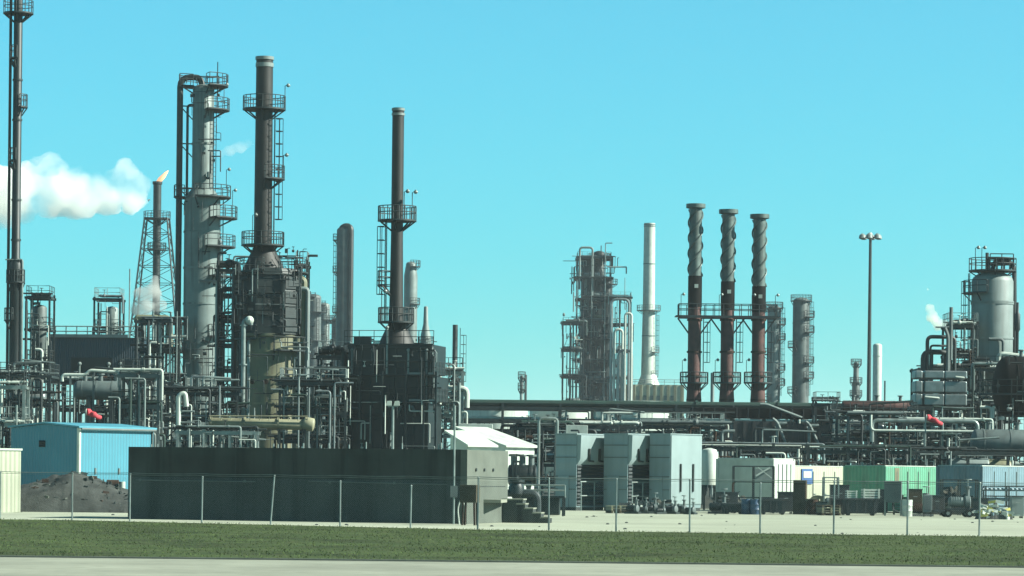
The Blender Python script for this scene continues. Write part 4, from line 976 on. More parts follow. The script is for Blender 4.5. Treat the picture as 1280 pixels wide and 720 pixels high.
d.build('support', M['steel'], t)

# elevated dark house on the structure
D = 172; s = D / F; zf = lambda py: Z(110, py, D)
t = thing('elevated_house', 'large dark blue clad house raised on columns left of the flare', 'building', (X(110, 450, D), D, 0), R(-6))
hwid = 68 * s
d = MB(); d.box((0, 2.5, (zf(424) + zf(478)) / 2), (2 * hwid, 6, zf(424) - zf(478))); d.build('cladding', M['navy'], t)
for x0, x1, p0, p1 in ((-20, 32, 447, 470), (-62, -44, 448, 474), (40, 58, 450, 472)):
    d = MB(); d.box(((x0 + x1) / 2 * s, -.52, (zf(p0) + zf(p1)) / 2), ((x1 - x0) * s, .06, zf(p0) - zf(p1))); d.build('opening', M['black'], t)
for x in (-64, -30, 4, 34, 66):
    for y in (0, 5): d = MB(); d.bar((x * s, y, 0), (x * s, y, zf(478)), .4); d.build('column', M['steel'], t)
d = MB(); d.box((0, 2.5, zf(424) + .08), (2 * hwid + .3, 6.3, .16)); rf = d.build('roof', M['steel'], t)
d = MB(); railing_path(d, [(-hwid, -.4, zf(424) + .16), (hwid, -.4, zf(424) + .16)], 1.2, .06, 1.1); d.build('railing', M['galv'], rf)
d = MB(); d.box((2 * s, -.5, zf(421)), (100 * s, .05, .5)); d.build('parapet_board', M['grey2'], rf)
for x in (-9, 28, 43): d = MB(); d.cyl(x * s, -.6, zf(476), zf(455), .1, n=8); d.sph((x * s, -.6, zf(455)), .22, 8); d.build('vent_pipe', M['galv'], t)
# towers standing behind it
def drumtower(label, pxl, pxr, pyt, pyb, D, seed, vpx, vr, m, ex=()):
    t = rack('vessel_tower', label, 'tower', pxl, pxr, pyt, D, 3.5, 6, seed, 2.2, 1, 4, 1.0, 0, brace=.4)
    s = D / F; x = X(vpx, (pyt + pyb) / 2, D) - t.location.x
    d = MB(); zt = Z(vpx, pyt + 8, D); zb = Z(vpx, pyb, D); r = vr * s
    d.rev([(r * .3, zb - .8), (r, zb)] + [(r, zt - r * .5)] + [(r * math.cos(R(a)), zt - r * .5 + r * .5 * math.sin(R(a))) for a in (30, 60, 90)], (x, 1.5, 0), n=16); d.build('vessel', M[m], t)
    return t
drumtower('dark vessel tower with railed top beside the tall left stack', 33, 62, 372, 440, 168, 41, 47, 9, 'colgrey2')
drumtower('small vessel in a railed frame above the dark blue clad house', 118, 150, 374, 420, 176, 42, 138, 8, 'grey2')
t = thing('lightning_mast', 'hair thin mast standing near the small railed vessel frame', 'mast', (X(162, 360, 178), 178, 0)); d = MB(); d.tube([(0, 0, 0), (0, 0, Z(162, 336, 178))], .07, 6); d.build('shaft', M['galv'], t)
# lower left process racks and vessels
rack('process_rack', 'dense dark process rack below the tall left stack', 'process rack', -30, 62, 470, 146, 6, 4, 51, 3, 7, 11, .9, 2, rmax=.13, brace=.5)
rack('process_rack', 'dense dark process rack under the dark blue clad house', 'process rack', 60, 215, 478, 152, 6, 4, 52, 3.2, 9, 18, .8, 3, rmax=.13, brace=.5)
rack('process_rack', 'dark rack with many vertical pipes below the flare', 'process rack', 170, 224, 402, 158, 5, 6, 53, 2.4, 4, 16, .7, 1, brace=.4)
rack('pipe_portal', 'pale low pipe frame at the left edge before the dark racks', 'pipe frame', -8, 30, 484, 112, 2, 3, 54, 2.2, 2, 2, .8, 0, 'galv', rmax=.08, brace=.2, mats=['galv', 'white', 'steel'])
rack('pipe_portal', 'grey framed pipe portal right of the grey horizontal vessel', 'pipe frame', 150, 198, 470, 118, 2.2, 4, 55, 2.2, 3, 5, .7, 0, 'grey', rmax=.1, brace=.3)
rack('process_rack', 'low pipework frame in front of the base of the grey column', 'process rack', 200, 296, 492, 126, 4, 4, 56, 2.2, 7, 12, .5, 1, rmax=.1, brace=.4)
rack('process_rack', 'dark pipework at the foot of the stack heater on its right', 'process rack', 350, 432, 480, 127, 4, 4, 57, 2.4, 6, 12, .6, 1, rmax=.1, brace=.4)
rack('pipe_portal', 'pale low pipe frame under the tan duct above the concrete wall', 'pipe frame', 222, 320, 541, 112, 1.5, 3, 58, 1.6, 3, 4, .2, 0, 'galv', rmax=.08, brace=.3, mats=['galv', 'white', 'steel', 'galv'])
def hvessel(name, label, cat, pxl, pxr, py, D, rpx, m, dome=.5, leg='steel', sad=(.25, .75), yaw=0, noz=3):
    s = D / F; pm = (pxl + pxr) / 2; L = (pxr - pxl) * s; r = rpx * s; zc = Z(pm, py, D)
    t = thing(name, label, cat, (X(pm, py, D), D, 0), yaw)
    L -= 2 * r * dome
    d = MB(); d.hcyl((-L / 2, 0, zc), (L / 2, 0, zc), r, 24, dome); d.build('shell', M[m], t)
    for k in (-.42, -.1, .25, .45): d = MB(); d.hcyl((k * L, 0, zc), (k * L + .1, 0, zc), r * 1.03, 24, 0); d.build('stiffening_band', M[m], t)
    for k in sad:
        d = MB(); x = (k - .5) * L; d.box((x, 0, zc - r * .8), (.3, r * 1.7, r * .7))
        for y in (-r * .7, r * .7): d.bar((x, y, 0), (x, y, zc - r), .25)
        d.build('saddle', M[leg], t)
    for k in range(noz):
        d = MB(); x = (-.35 + .7 * k / max(1, noz - 1)) * L; d.cyl(x, 0, zc + r * .9, zc + r + .5, .16, n=10); d.cyl(x, 0, zc + r + .45, zc + r + .55, .28, n=10); d.build('nozzle', M['grey'], t)
    return t, zc, r
hvessel('horizontal_vessel', 'grey horizontal vessel with a domed right end left of the pipe portal', 'vessel', 92, 160, 488, 122, 12, 'grey')
t = thing('roof_pipe', 'white horizontal pipe with elbows above the grey horizontal vessel', 'pipe', (X(112, 470, 119), 119, 0))
s = 119 / F; zc = Z(112, 467, 119)
d = MB(); d.tube([(-34 * s, 0, zc - .6), (-34 * s, 0, zc - .1), (-5 * s, 0, zc - .1), (0, 0, zc + .25), (30 * s, 0, zc + .15), (58 * s, 0, zc + .15)], .12, 10, .3); d.build('pipe', M['white'], t)
for x in (-24, 5, 50): d = MB(); d.bar((x * s, 0, 0), (x * s, 0, zc - .1), .14); d.build('support', M['grey'], t)
t = thing('hooked_pipe', 'white standing pipe with a bulging elbow at the foot of the grey column', 'pipe', (X(223, 530, 113), 113, 0))
s = 113 / F; zc = Z(223, 494, 113)
d = MB(); d.tube([(0, 0, 0), (0, 0, zc), (8 * s, 0, zc + .2), (10 * s, 0, zc - .8)], .17, 10, .5); d.build('shaft', M['white'], t)
for p in (514, 528, 543): d = MB(); q = Z(223, p, 113); d.tube([(0, 0, q), (20 * s, 0, q)], .07, 8); d.build('branch', M['galv'], t)

# far units on the left
far = [(392, 372, 9, 400, 'colgrey2', 'pale far column, leftmost of three behind the stack heater'), (405, 382, 7, 410, 'colgrey', 'pale far column, middle of three behind the stack heater'), (420, 400, 6, 405, 'colgrey2', 'pale short far column, right of three behind the stack heater')]
for px, py, r, D, m, lab in far:
    vcol('far_column', lab, 'column', px, D, [(r, py), (r, 500)], m, [(py + k * 18, r * 1.9, -110, 80) if k % 2 else (py + k * 18, r * 1.9, 90, 280) for k in range(6)], [(-60, 500, py)], 'far columns behind the heaters', n=14)
rack('far_structure', 'pale far pipe structure between the three far columns', 'tower', 380, 418, 402, 415, 8, 8, 61, 3.6, 3, 10, .6, 1, 'grey', brace=.6, mats=['grey', 'grey2', 'white', 'galv'])
t, z, s, rad = vcol('far_column', 'tall two tone far column between the two heaters', 'column', 430, 300, [(10, 288), (10, 500)], 'colgrey2', [(300, 15, 100, 200), (340, 15, 100, 220), (390, 15, 100, 220), (440, 16, 0, 360)], [(150, 490, 295)], n=16)
d = MB(); d.tube([(8 * s, -1.2, 3), (8 * s, -1.2, z(283)), (-3 * s, -.4, z(283)), (-6 * s, 0, z(292))], .55, 10, 1.5); d.build('overhead_pipe', M['steel'], t)
vcol('far_column', 'grey far column half hidden behind the slim brown stack', 'column', 513, 300, [(6, 330), (8.5, 345), (8.5, 450)], 'colgrey', [(333, 12, -90, 90), (380, 12, -90, 90)], n=14)
vcol('far_column', 'small tapering far column above the black box heater roof', 'column', 532, 250, [(2.5, 384), (3.2, 405), (6, 418), (7, 428), (7, 470)], 'grey2', [(430, 10, 0, 360)], n=12)
vcol('slim_stack', 'slim dark stack right of the black box heater', 'stack', 568.5, 190, [(3.2, 406), (3.4, 470), (4.6, 472), (4.6, 520)], 'steel', [(473, 9, 0, 360), (490, 10, 0, 360)], [(0, 500, 410)], dome=False, n=12)
vcol('far_column', 'tiny far twin vent column above the pipe rack', 'column', 652, 300, [(2.2, 470), (2.2, 510)], 'grey2', [(472, 5, 0, 360), (486, 5, 0, 360)], n=10)
vcol('far_column', 'tiny far slim pipe right of the tiny twin vent', 'column', 657, 302, [(1.6, 469), (1.6, 510)], 'steel', n=8)

# ================================================================== PIPE RACK
D = 168; s = D / F
def prack(label, pxl, pxr, pyt, D, rows, seed, bay=6.0, dep=6):
    g = random.Random(seed); x0, x1 = X(pxl, pyt, D), X(pxr, pyt, D); zt = Z((pxl + pxr) / 2, pyt, D); W = x1 - x0
    t = thing('pipe_rack', label, 'pipe rack', ((x0 + x1) / 2, D, 0))
    nb = max(2, round(W / bay)); xs = [-W / 2 + W * i / nb for i in range(nb + 1)]
    for x in xs:
        for y in (0, dep): d = MB(); d.bar((x, y, 0), (x, y, zt - .2), .26); d.build('column', M['steel'], t)
    zl = [zt - .75, zt - 2.1, zt - 3.6]
    for k, z in enumerate(zl):
        d = MB()
        for y in (0, dep): d.bar((-W / 2, y, z), (W / 2, y, z), .2, .32)
        for x in xs: d.bar((x, 0, z), (x, dep, z), .2, .3)
        d.build('beam_level', M['steel'], t)
    for y in (0, dep):
        d = MB()
        for i in range(nb):
            m = (xs[i] + xs[i + 1]) / 2; d.bar((xs[i], y, zl[2]), (m, y, zl[1]), .13); d.bar((m, y, zl[1]), (xs[i + 1], y, zl[2]), .13)
        d.build('truss_web', M['steel'], t)
    for k, (z, lst) in enumerate(zip(zl, rows)):
        for j, (r, m) in enumerate(lst):
            y = .5 + (dep - 1) * j / max(1, len(lst) - 1) if k else .3 + j * .9; d = MB(); zz = z + .18 + r
            pts = [(-W / 2 - 1, y, zz), (W / 2 + 1, y, zz)]
            if g.random() < .45 and k:
                q = g.uniform(-.3, .3) * W; pts = [(-W / 2 - 1, y, zz), (q, y, zz), (q, y, zz + .9), (q + 3, y, zz + .9), (q + 3, y, zz), (W / 2 + 1, y, zz)]
            d.tube(pts, r, 10, r * 2)
            for q in range(4): xx = g.uniform(-W / 2, W / 2); d.hcyl((xx, y, zz), (xx + .2, y, zz), r * 1.4, 10, 0)
            d.build('pipe', M[m], t)
    for x in xs[::2]:
        d = MB(); d.tube([(x + .8, -.3, 0), (x + .8, -.3, zl[1] + .6), (x + .8, dep / 2, zl[1] + .6)], .1, 8, .3); d.build('drop_pipe', M[g.choice(['galv', 'white', 'steel'])], t)
    small_piping(t, -W / 2, W / 2, -.3, 2, 1, zt - 2.3, 150, seed + 500, 'steel'); small_piping(t, -W / 2, W / 2, -.4, 2, 1, zt - 1, 60, seed + 600, 'galv')
    return t, W, zt
prack('long dark pipe rack with a thick green top pipe crossing the middle of the plant', 556, 1062, 503, 168,
    [[(.36, 'greenpipe'), (.2, 'steel'), (.24, 'greenpipe')], [(.14, 'white'), (.1, 'steel'), (.12, 'galv')], [(.2, 'steel'), (.12, 'white'), (.2, 'steel')]], 71)
# pale tanks seen through the rack
def tank(label, px, D, rpx, pyt, m='white'):
    s = D / F; r = rpx * s; zt = Z(px, pyt, D); t = thing('storage_tank', label, 'tank', (X(px, 520, D), D, 0))
    d = MB(); d.rev([(r, 0), (r, zt), (r * .98, zt + .05), (.1, zt + r * .08)], n=36); d.build('shell', M[m], t)
    d = MB(); railing_path(d, arc(r, 180, 360, zt, 16), 1.1, .05, 2.5); d.build('railing', M['galv'], t)
    d = MB()
    for k in range(14): a = R(200 + k * 6); d.box(((r + .35) * math.cos(a), (r + .35) * math.sin(a), .5 + k * (zt - .8) / 13), (.7, .9, .08), a)
    d.build('stair', M['galv'], t)
tank('broad white storage tank seen through the pipe rack behind the white shed roofs', 618, 250, 42, 511)
tank('broad white storage tank seen through the pipe rack between shed and enclosures', 700, 255, 38, 511)
tank('broad white storage tank seen through the pipe rack behind the grey enclosures', 790, 250, 46, 511)
rack('process_rack', 'dark pipework rack between the white shed and the goalpost pipe', 'process rack', 640, 715, 536, 128, 4, 4, 81, 2.2, 6, 12, .5, 1, brace=.5)
rack('process_rack', 'low dark pipework rack behind the leftmost grey enclosure', 'process rack', 716, 800, 534, 138, 4, 3, 82, 2.6, 6, 8, .6, 1, brace=.6)
rack('process_rack', 'low dark pipework rack behind the rightmost grey enclosure', 'process rack', 800, 905, 534, 141, 5, 4, 83, 2.6, 7, 12, .6, 2, brace=.6)
rack('process_rack', 'dark pipework strip directly above the white site container', 'process rack', 880, 1010, 562, 120, 3, 3, 84, 2.4, 6, 12, .4, 1, rmax=.09, brace=.3)

hvessel('fuel_tank', 'dark cylindrical tank on a stand between concrete wall end and goalpost pipe', 'tank', 634, 672, 594, 86, 13, 'black', .25)
# ================================================================== FAR UNIT IN THE MIDDLE
ft_z = Z(743, 322, 350)
ft = rack('process_tower', 'tallest far open steel tower packed with vessels, left of the white stack', 'tower', 722, 764, 322, 350, 8, 11, 91, 3.6, 4, 6, 1, 9, 'steel', brace=.7, mats=['steel', 'grey', 'galv', 'alum', 'steel'])
rack('process_tower', 'lower far steel tower at the left foot of the tallest tower', 'tower', 704, 730, 404, 346, 6, 6, 92, 2.4, 4, 7, 1, 4, 'steel', brace=.7)
rack('process_tower', 'far tower of bright vertical pipes right of the tallest tower', 'tower', 762, 789, 372, 348, 6, 7, 93, 2.4, 2, 8, .8, 1, 'steel', brace=.4, mats=['alum', 'white', 'galv', 'steel'])
for px, py, r, lab in ((733, 322, 7.5, 'far vessel column in the left bay of the tallest tower'), (748, 313, 7, 'far vessel column rising from the top of the tallest tower'), (758, 345, 7, 'dark far vessel column on the right edge of the tallest tower')):
    vcol('reactor_column', lab, 'column', px, 353, [(r, py + 4), (r, 500)], 'steel', [(py + 10, r * 1.9, 0, 360), (py + 60, r * 1.9, 0, 360), (py + 110, r * 1.8, 0, 360)], n=14)
small_piping(ft, -6, 4.5, -1, 5, ft_z - 8, ft_z - 1.5, 18, 941, 'steel', rs=2.6); small_piping(ft, -7, 7, -1.5, 1, 12, ft_z, 40, 942, 'grey2', rs=2.6)
d = MB(); d.tube([(-3.2, 0, ft_z - 7), (-3.2, 0, ft_z + 2.2), (-.4, 0, ft_z + 2.2), (-.4, 0, ft_z - 9)], .24, 9, .7); d.build('overhead_pipe', M['grey2'], ft)
t = thing('pipe_loop', 'bright inverted U of pipes on the right side of the far towers', 'pipe', (X(776, 420, 345), 345, 0))
s = 345 / F
for k, (a, b, p) in enumerate(((-12, 10, 374), (-8, 2, 412), (-3, 14, 438), (5, 13, 392))):
    d = MB(); q = Z(776, p, 345); d.tube([(a * s, -.5 * k, 1), (a * s, -.5 * k, q), (b * s, -.5 * k, q), (b * s, -.5 * k, 1)], .28, 8, 1.2); d.build('pipe', M['alum' if k % 2 == 0 else 'white'], t)
vcol('white_stack', 'tall white stack with a dark rim behind the pipe rack', 'stack', 811, 350, [(7, 279), (7.5, 380), (9, 480)], 'white', [(388, 15, 0, 360), (440, 14, -60, 90), (470, 13, -60, 90)], [(-20, 476, 388)], dome=False, n=20, bands=(283, 281, 330, 420), band_m='grey', pm='grey')
t = thing('cream_unit_house', 'long cream furnace house at the foot of the tall white stack', 'building', (X(818, 490, 346), 346, 0))
s = 346 / F; zt = Z(818, 481, 346)
d = MB(); d.box((0, 3, zt / 2), (74 * s, 7, zt)); d.build('wall', M['cream'], t)
for k in range(9): d = MB(); d.box(((-34 + 8.5 * k) * s, -.55, zt * .5), (.5, .12, zt)); d.build('pilaster', M['tan'], t)
for k in range(7): d = MB(); d.box(((-29 + 8.5 * k) * s, -.53, zt * .87), (.7, .1, 1.0)); d.build('window', M['glass'], t)
d = MB(); railing_path(d, [(-37 * s, -.5, zt), (37 * s, -.5, zt)], 1.1, .06, 2); d.build('railing', M['galv'], t)
d = MB(); d.rev([(14 * s, zt), (9.5 * s, zt + 2.2)], (-7 * s, 2, 0), n=18); d.build('stack_base', M['white'], t)

# ================================================================== THREE STRAKED STACKS
D = 175; s = D / F
zf = lambda py: Z(910, py, D)
stx = [(867.5, 255), (908.5, 262), (947.5, 268)]
for i, (px, pyt) in enumerate(stx):
    lab = ('leftmost', 'middle', 'rightmost')[i] + ' of three tall stacks with spiral strakes, black band and red oxide base'
    zz = lambda py: Z(px, py, D)
    t = thing('straked_stack', lab, 'stack', (X(px, 480, D), D, 0), 0, 'three straked stacks in a row')
    off = pyt - 255; r = .72
    d = MB(); d.rev([(r * .97, zz(345 + off)), (r * .95, zz(pyt)), (r * .85, zz(pyt)), (r * .85, zz(pyt + 6))], n=20); d.build('upper_shell', M['strake'], t)
    for k in range(3):
        zu, zl_ = zz(pyt + 7), zz(345 + off); n = 40; d = MB()
        pts = [((r + .07) * math.cos(R(120 * k + 520 * j / n)), (r + .07) * math.sin(R(120 * k + 520 * j / n)), zl_ + (zu - zl_) * j / n) for j in range(n + 1)]
        d.tube(pts, .085, 6); d.build('spiral_strake', M['strake'], t)
    d = MB(); d.rev([(r, zz(pyt + 6)), (r + .34, zz(pyt + 5)), (r + .34, zz(pyt)), (r * .9, zz(pyt))], n=20); d.build('crown_ring', M['strake'], t)
    d = MB(); d.cyl(0, 0, zz(384 + off * .5), zz(345 + off), r * 1.06, n=20); d.build('black_band', M['soot'], t)
    d = MB(); d.rev([(r * 1.18, 0), (r * 1.15, zz(500)), (r * 1.0, zz(478)), (r * 1.0, zz(384 + off * .5))], n=20); d.build('lower_shell', M['redox'], t)
    d = MB()
    for p in (400, 440, 470, 500): d.rev([(r * .99, zz(p) - .1), (r + .12, zz(p) - .1), (r + .12, zz(p) + .1), (r * .99, zz(p) + .1)], n=20)
    d.build('flange', M['rust'], t)
    platform(t, zz(478), r, 18 * s, 0, 360, 'steel'); lamp(t, -15 * s, -.3, zz(478), 2.4)
    ladder(t, r + .25, -.2, 0, zz(478), zz(395)); d = MB(); d.box((.1, -r - .1, zz(345 + off + 13)), (.4, .2, .4)); d.build('beacon', M['white'], t)
    for a in (-1, 1): d = MB(); d.bar((a * r * .9, -.1, zz(417)), (a * 1.85, -.1, zz(398)), .16); d.build('knee_brace', M['steel'], t)
t = thing('link_walkway', 'railed walkway linking the three straked stacks', 'walkway', (X(908, 396, D), D, zf(396)))
xa, xb = X(848, 396, D) - t.location.x, X(970, 396, D) - t.location.x
for y in (-1.1, 1.1):
    d = MB(); d.box(((xa + xb) / 2, y, 0), (xb - xa, .65, .14)); d.bar((xa, y - .3, -.12), (xb, y - .3, -.12), .12, .2); q = d.build('deck', M['steel'], t)
    d = MB(); railing_path(d, [(xa, y + (-.3 if y < 0 else .3), .07), (xb, y + (-.3 if y < 0 else .3), .07)], 1.25, .045, .95); d.build('railing', M['steel'], q)
for x in (xa, xb): d = MB(); d.box((x, 0, 0), (.7, 2.6, .12)); railing_path(d, [(x, -1.4, .07), (x, 1.4, .07)], 1.25, .045, .9); d.build('end_deck', M['steel'], t)
for x in (xa + .2, (xa * 2 + xb) / 3 + .8, (xa + 2 * xb) / 3 + .8, xb - .2): lamp(t, x, -1.4, 0, 2.3)
# breeching boxes below
D = 150; s = D / F
def hopper(label, pxl, pxr, pyt, pyb):
    zt, zb = Z(pxl, pyt, D), Z(pxl, pyb, D); x0, x1 = X(pxl, pyt, D), X(pxr, pyt, D); w = x1 - x0
    t = thing('duct_box', label, 'duct', ((x0 + x1) / 2, D, 0))
    d = MB(); d.prism_y([(-w / 2, zb), (w / 2 + .5, zb), (w / 2 - .2, zt), (-w / 2, zt)], 0, 4); d.build('casing', M['bin'], t)
    d = MB()
    for k in range(5): x = -w / 2 + .1 + (w - .4) * k / 4; d.bar((x, -.03, zb), (x, -.03, zt), .1)
    d.build('stiffener', M['bin'], t)
    d = MB(); d.tube([(w / 2 - .35, -.45, zt + .25), (w / 2 + .1, -.45, zt - .1), (w / 2 + 1.5, -.45, zb - .3)], .13, 8, .3); d.build('sloping_pipe', M['grey2'], t)
    d = MB(); d.tube([(w / 2 + .1, -.2, zb - 1), (w / 2 + .1, -.2, zt - .2), (w / 2 + 1, -.2, zt - .2)], .16, 8, .3); d.build('elbow_pipe', M['galv'], t)
    for x in (-w / 2 + .3, w / 2 - .3): d = MB(); d.bar((x, .5, 0), (x, .5, zb), .25); d.build('leg', M['steel'], t)
hopper('wide dark duct box left of two others under the straked stacks', 916, 970, 526, 570)
hopper('medium dark duct box between two others under the straked stacks', 976, 1010, 529, 566)
hopper('narrow dark duct box, rightmost under the straked stacks', 1016, 1048, 531, 560)
t = thing('flue_duct', 'long dark horizontal flue duct joining the bases of the straked stacks', 'duct', (X(955, 515, 160), 160, 0))
s = 160 / F; zc = Z(955, 517, 160)
d = MB(); d.box((0, 0, zc), (185 * s, 2.2, 13 * s)); d.build('casing', M['soot'], t, bevel=.05)
for k in range(14): d = MB(); d.box(((-90 + 13.8 * k) * s, -1.13, zc), (.12, .1, 13 * s + .1)); d.build('rib', M['bin'], t)
for x in (-80, -40, 0, 40, 80): d = MB(); d.bar((x * s, 0, 0), (x * s, 0, zc - .5), .35); d.build('leg', M['steel'], t)
d = MB(); d.tube([(-6 * s, -1.3, zc + .9), (2 * s, -1.3, zc + .9), (46 * s, -1.3, zc - .4)], .13, 8, .3); d.build('sloping_pipe', M['grey2'], t)
for px, py, r, lab, m in ((967, 383, 8.5, 'grey far column with side platforms just right of the straked stacks', 'colgrey'), (1001, 374, 10.5, 'dark grey far column with many side platforms right of the straked stacks', 'colgrey2')):
    vcol('far_column', lab, 'column', px, 300, [(r, py + 3), (r, 500)], m, [(py + 2, r + 3, 0, 360)] + [(py + 22 + k * 19, r + 6.5, -70, 70) if k % 3 != 2 else (py + 22 + k * 19, r + 6, 120, 240) for k in range(6)], [(-30, 495, py)], 'far columns right of the straked stacks', n=18, bands=(py + 30, py + 70), band_m=m, man=((py + 50, -80),))
vcol('slender_vent', 'small stub stack between the first two straked stacks', 'vent', 890.5, 185, [(2.4, 466), (2.4, 510)], 'grey2', n=10, dome=False)

# ================================================================== RIGHT SIDE
vcol('white_column', 'plain slim white column behind the high mast light', 'column', 1096.5, 300, [(5.6, 432), (5.6, 505)], 'white', n=18, bands=(445,), band_m='white')
vcol('far_column', 'small grey far column with railed top left of the high mast light', 'column', 1070, 350, [(3.4, 454), (3.6, 475), (5, 480), (5, 505)], 'colgrey2', [(455, 7, 0, 360), (478, 8, 0, 360), (494, 8, 0, 360)], n=12)
vcol('slender_vent', 'hair thin vent right of the plain white column', 'vent', 1106, 260, [(1, 476), (1, 505)], 'steel', n=8, dome=False)
# reactor vessel
t, z, s, rad = vcol('reactor_vessel', 'fat grey reactor vessel with a railed top deck at the right edge', 'vessel', 1240, 150, [(26, 352), (26, 440), (24, 470)], 'grey2',
    [(366, 37, 110, 250), (338, 30, 0, 360)], [(185, 470, 342)], n=32, bands=(378, 379.5, 423), band_m='grey2', man=())
d = MB()
for x in (-5, 4, 13, 24):
    for y in (-.8, .8): d.bar((x * s, y, z(338)), (x * s, y, z(322)), .12)
for p in (323, 330): d.box((10 * s, 0, z(p)), (30 * s, 1.8, .1))
railing_path(d, [(-5 * s, -.9, z(330)), (24 * s, -.9, z(330))], .9, .05, .8); d.build('top_frame', M['steel'], t)
d = MB(); d.tube([(-7 * s, 0, z(345)), (-7 * s, 0, z(316))], .16, 8); d.tube([(0, 0, z(338)), (2 * s, 0, z(326)), (20 * s, 0, z(326)), (27 * s, 0, z(334)), (29 * s, 0, z(480))], .22, 9, .5); d.build('top_pipe', M['steel'], t)
d = MB(); d.tube([(-8 * s, -2.1, z(425)), (10 * s, -2.1, z(425)), (10 * s, -2.1, z(480))], .15, 8, .4); d.build('front_pipe', M['grey'], t)
for x in (-24, -16): lamp(t, x * s, -1.2, z(338), 2.0)
vcol('vent_stack', 'thin dark vent with a thick sleeve at the far right', 'vent', 1271.5, 148, [(1.6, 378), (1.8, 390), (3.6, 393), (3.6, 412), (2, 415), (2, 470)], 'steel', dome=False, n=12)
rack('process_rack', 'cluttered dark frame left of the fat reactor vessel', 'process rack', 1186, 1222, 408, 148, 4, 6, 101, 2.4, 4, 10, .9, 1, brace=.5)
rack('process_rack', 'dark support structure under the fat reactor vessel', 'process rack', 1150, 1300, 462, 146, 6, 4, 102, 3, 7, 14, .7, 2, brace=.5)
t = thing('pipe_loop', 'two dark pipe loops rising above the clad exchanger boxes', 'pipe', (X(1172, 450, 142), 142, 0))
s = 142 / F
for a, b, p, r in ((-13, 22, 421, .17), (-18, 14, 440, .24), (-9, 18, 432, .1)):
    q = Z(1172, p, 142); d = MB(); d.tube([(a * s, 0, 2), (a * s, 0, q), (b * s, .4, q), (b * s, .4, q - 3)], r, 9, r * 2.6); d.build('pipe', M['steel'], t)
d = MB(); d.tube([(12 * s, -.4, Z(1172, 470, 142)), (12 * s, -.4, Z(1172, 420, 142)), (8 * s, -.4, Z(1172, 410, 142))], .16, 8, .3); d.tube([(16 * s, -.2, Z(1172, 450, 142)), (16 * s, -.2, Z(1172, 384, 142))], .16, 8); d.build('vent_pipe', M['grey'], t)
for x in (-6, 10): d = MB(); d.bar((x * s, .5, 0), (x * s, .5, Z(1172, 440, 142)), .2); d.build('support', M['steel'], t)
# clad exchanger boxes
D = 135; s = D / F; z1, z0 = Z(1177, 462, D), Z(1177, 508, D)
t = thing('clad_exchanger', 'bulging silver clad exchanger boxes stacked on a dark stand', 'exchanger', (X(1177, 485, D), D, 0))
hgt = z1 - z0; W = 69 * s
for i, (xf, wf) in enumerate(((-.41, .15), (-.13, .38), (.26, .42))):
    for zf_, hf in ((.18, .34), (.53, .34), (.86, .24)):
        d = MB(); d.box((xf * W, 1.3, z0 + zf_ * hgt), (wf * W - .06, 2.6, hf * hgt - .05)); d.build('clad_box', M['alum'], t, bevel=.13)
d = MB(); d.box((0, 1.4, z0 - .15), (W + .4, 3, .3)); d.build('stand_deck', M['steel'], t)
for x in (-W / 2, -W / 6, W / 6, W / 2):
    for y in (.2, 2.6): d = MB(); d.bar((x, y, 0), (x, y, z0 - .3), .25); d.build('leg', M['steel'], t)
d = MB(); d.hcyl((-W * .3, -.05, z0 + .25 * hgt), (-W * .05, -.05, z0 + .22 * hgt), .1, 8); d.hcyl((W * .25, -.05, z0 + .8 * hgt), (W * .4, -.05, z0 + .78 * hgt), .1, 8); d.build('pipe_stub', M['white'], t)
dd, zq, rq = hvessel('dark_drum', 'huge soot dark domed drum cut by the right edge of the photo', 'vessel', 1241, 1400, 484, 131, 38, 'soot', .42, noz=2)
small_piping(dd, -5.5, 0, -3.4, -2.7, zq - 4.5, zq + 2.4, 40, 931, 'steel'); small_piping(dd, -5.5, 0, -3.4, -2.8, zq - 4.5, zq + .5, 18, 932, 'galv')
platform(dd, zq - .6, 2.5, 3.3, 200, 340, 'steel', (-3.6, 0))
hvessel('horizontal_vessel', 'grey horizontal vessel with a flat pale shell at the lower right edge', 'vessel', 1213, 1330, 554, 115, 17, 'grey', .4)
# white pipe loops in front
t = thing('pipe_bridge', 'long pale pipe bridge ending in a down elbow beside the right windsock', 'pipe', (X(1150, 530, 118), 118, 0))
s = 118 / F; zc = Z(1150, 526, 118)
d = MB(); d.tube([(-60 * s, 0, zc - 1.6), (-60 * s, 0, zc), (72 * s, 0, zc), (72 * s, 0, zc - 2.2)], .15, 10, .45); d.build('main_pipe', M['galv'], t)
d = MB(); d.tube([(-62 * s, -.4, zc + .4), (-62 * s, -.4, zc - .75), (130 * s, -.4, zc - .75)], .09, 8, .35); d.build('second_pipe', M['white'], t)
d = MB(); d.tube([(-90 * s, .5, zc + .55), (-20 * s, .5, zc + .55)], .13, 8); d.build('third_pipe', M['grey'], t)
for x in (-55, -14, 6, 26, 46, 66): d = MB(); d.bar((x * s, .1, 0), (x * s, .1, zc - .2), .14); d.build('support', M['galv' if x in (6, 46) else 'steel'], t)
rack('process_rack', 'dark low pipework between the duct boxes and the pale pipe bridge', 'process rack', 1046, 1146, 522, 128, 4, 4, 103, 2.6, 7, 14, .5, 2, rmax=.1, brace=.3)
rack('process_rack', 'dark low pipework under the pale pipe bridge at the right', 'process rack', 1130, 1225, 530, 124, 3.5, 4, 104, 2.2, 6, 14, .5, 1, rmax=.09, brace=.3)
rack('process_rack', 'low pipework fringe above the green and navy containers', 'process rack', 1010, 1310, 566, 112, 2.5, 2, 105, 2.8, 6, 16, .2, 2, rmax=.07, brace=.2)
hvessel('duct_drum', 'dark horizontal duct drum at the right end of the long pipe rack', 'vessel', 1052, 1140, 508, 160, 7, 'redox', .3)
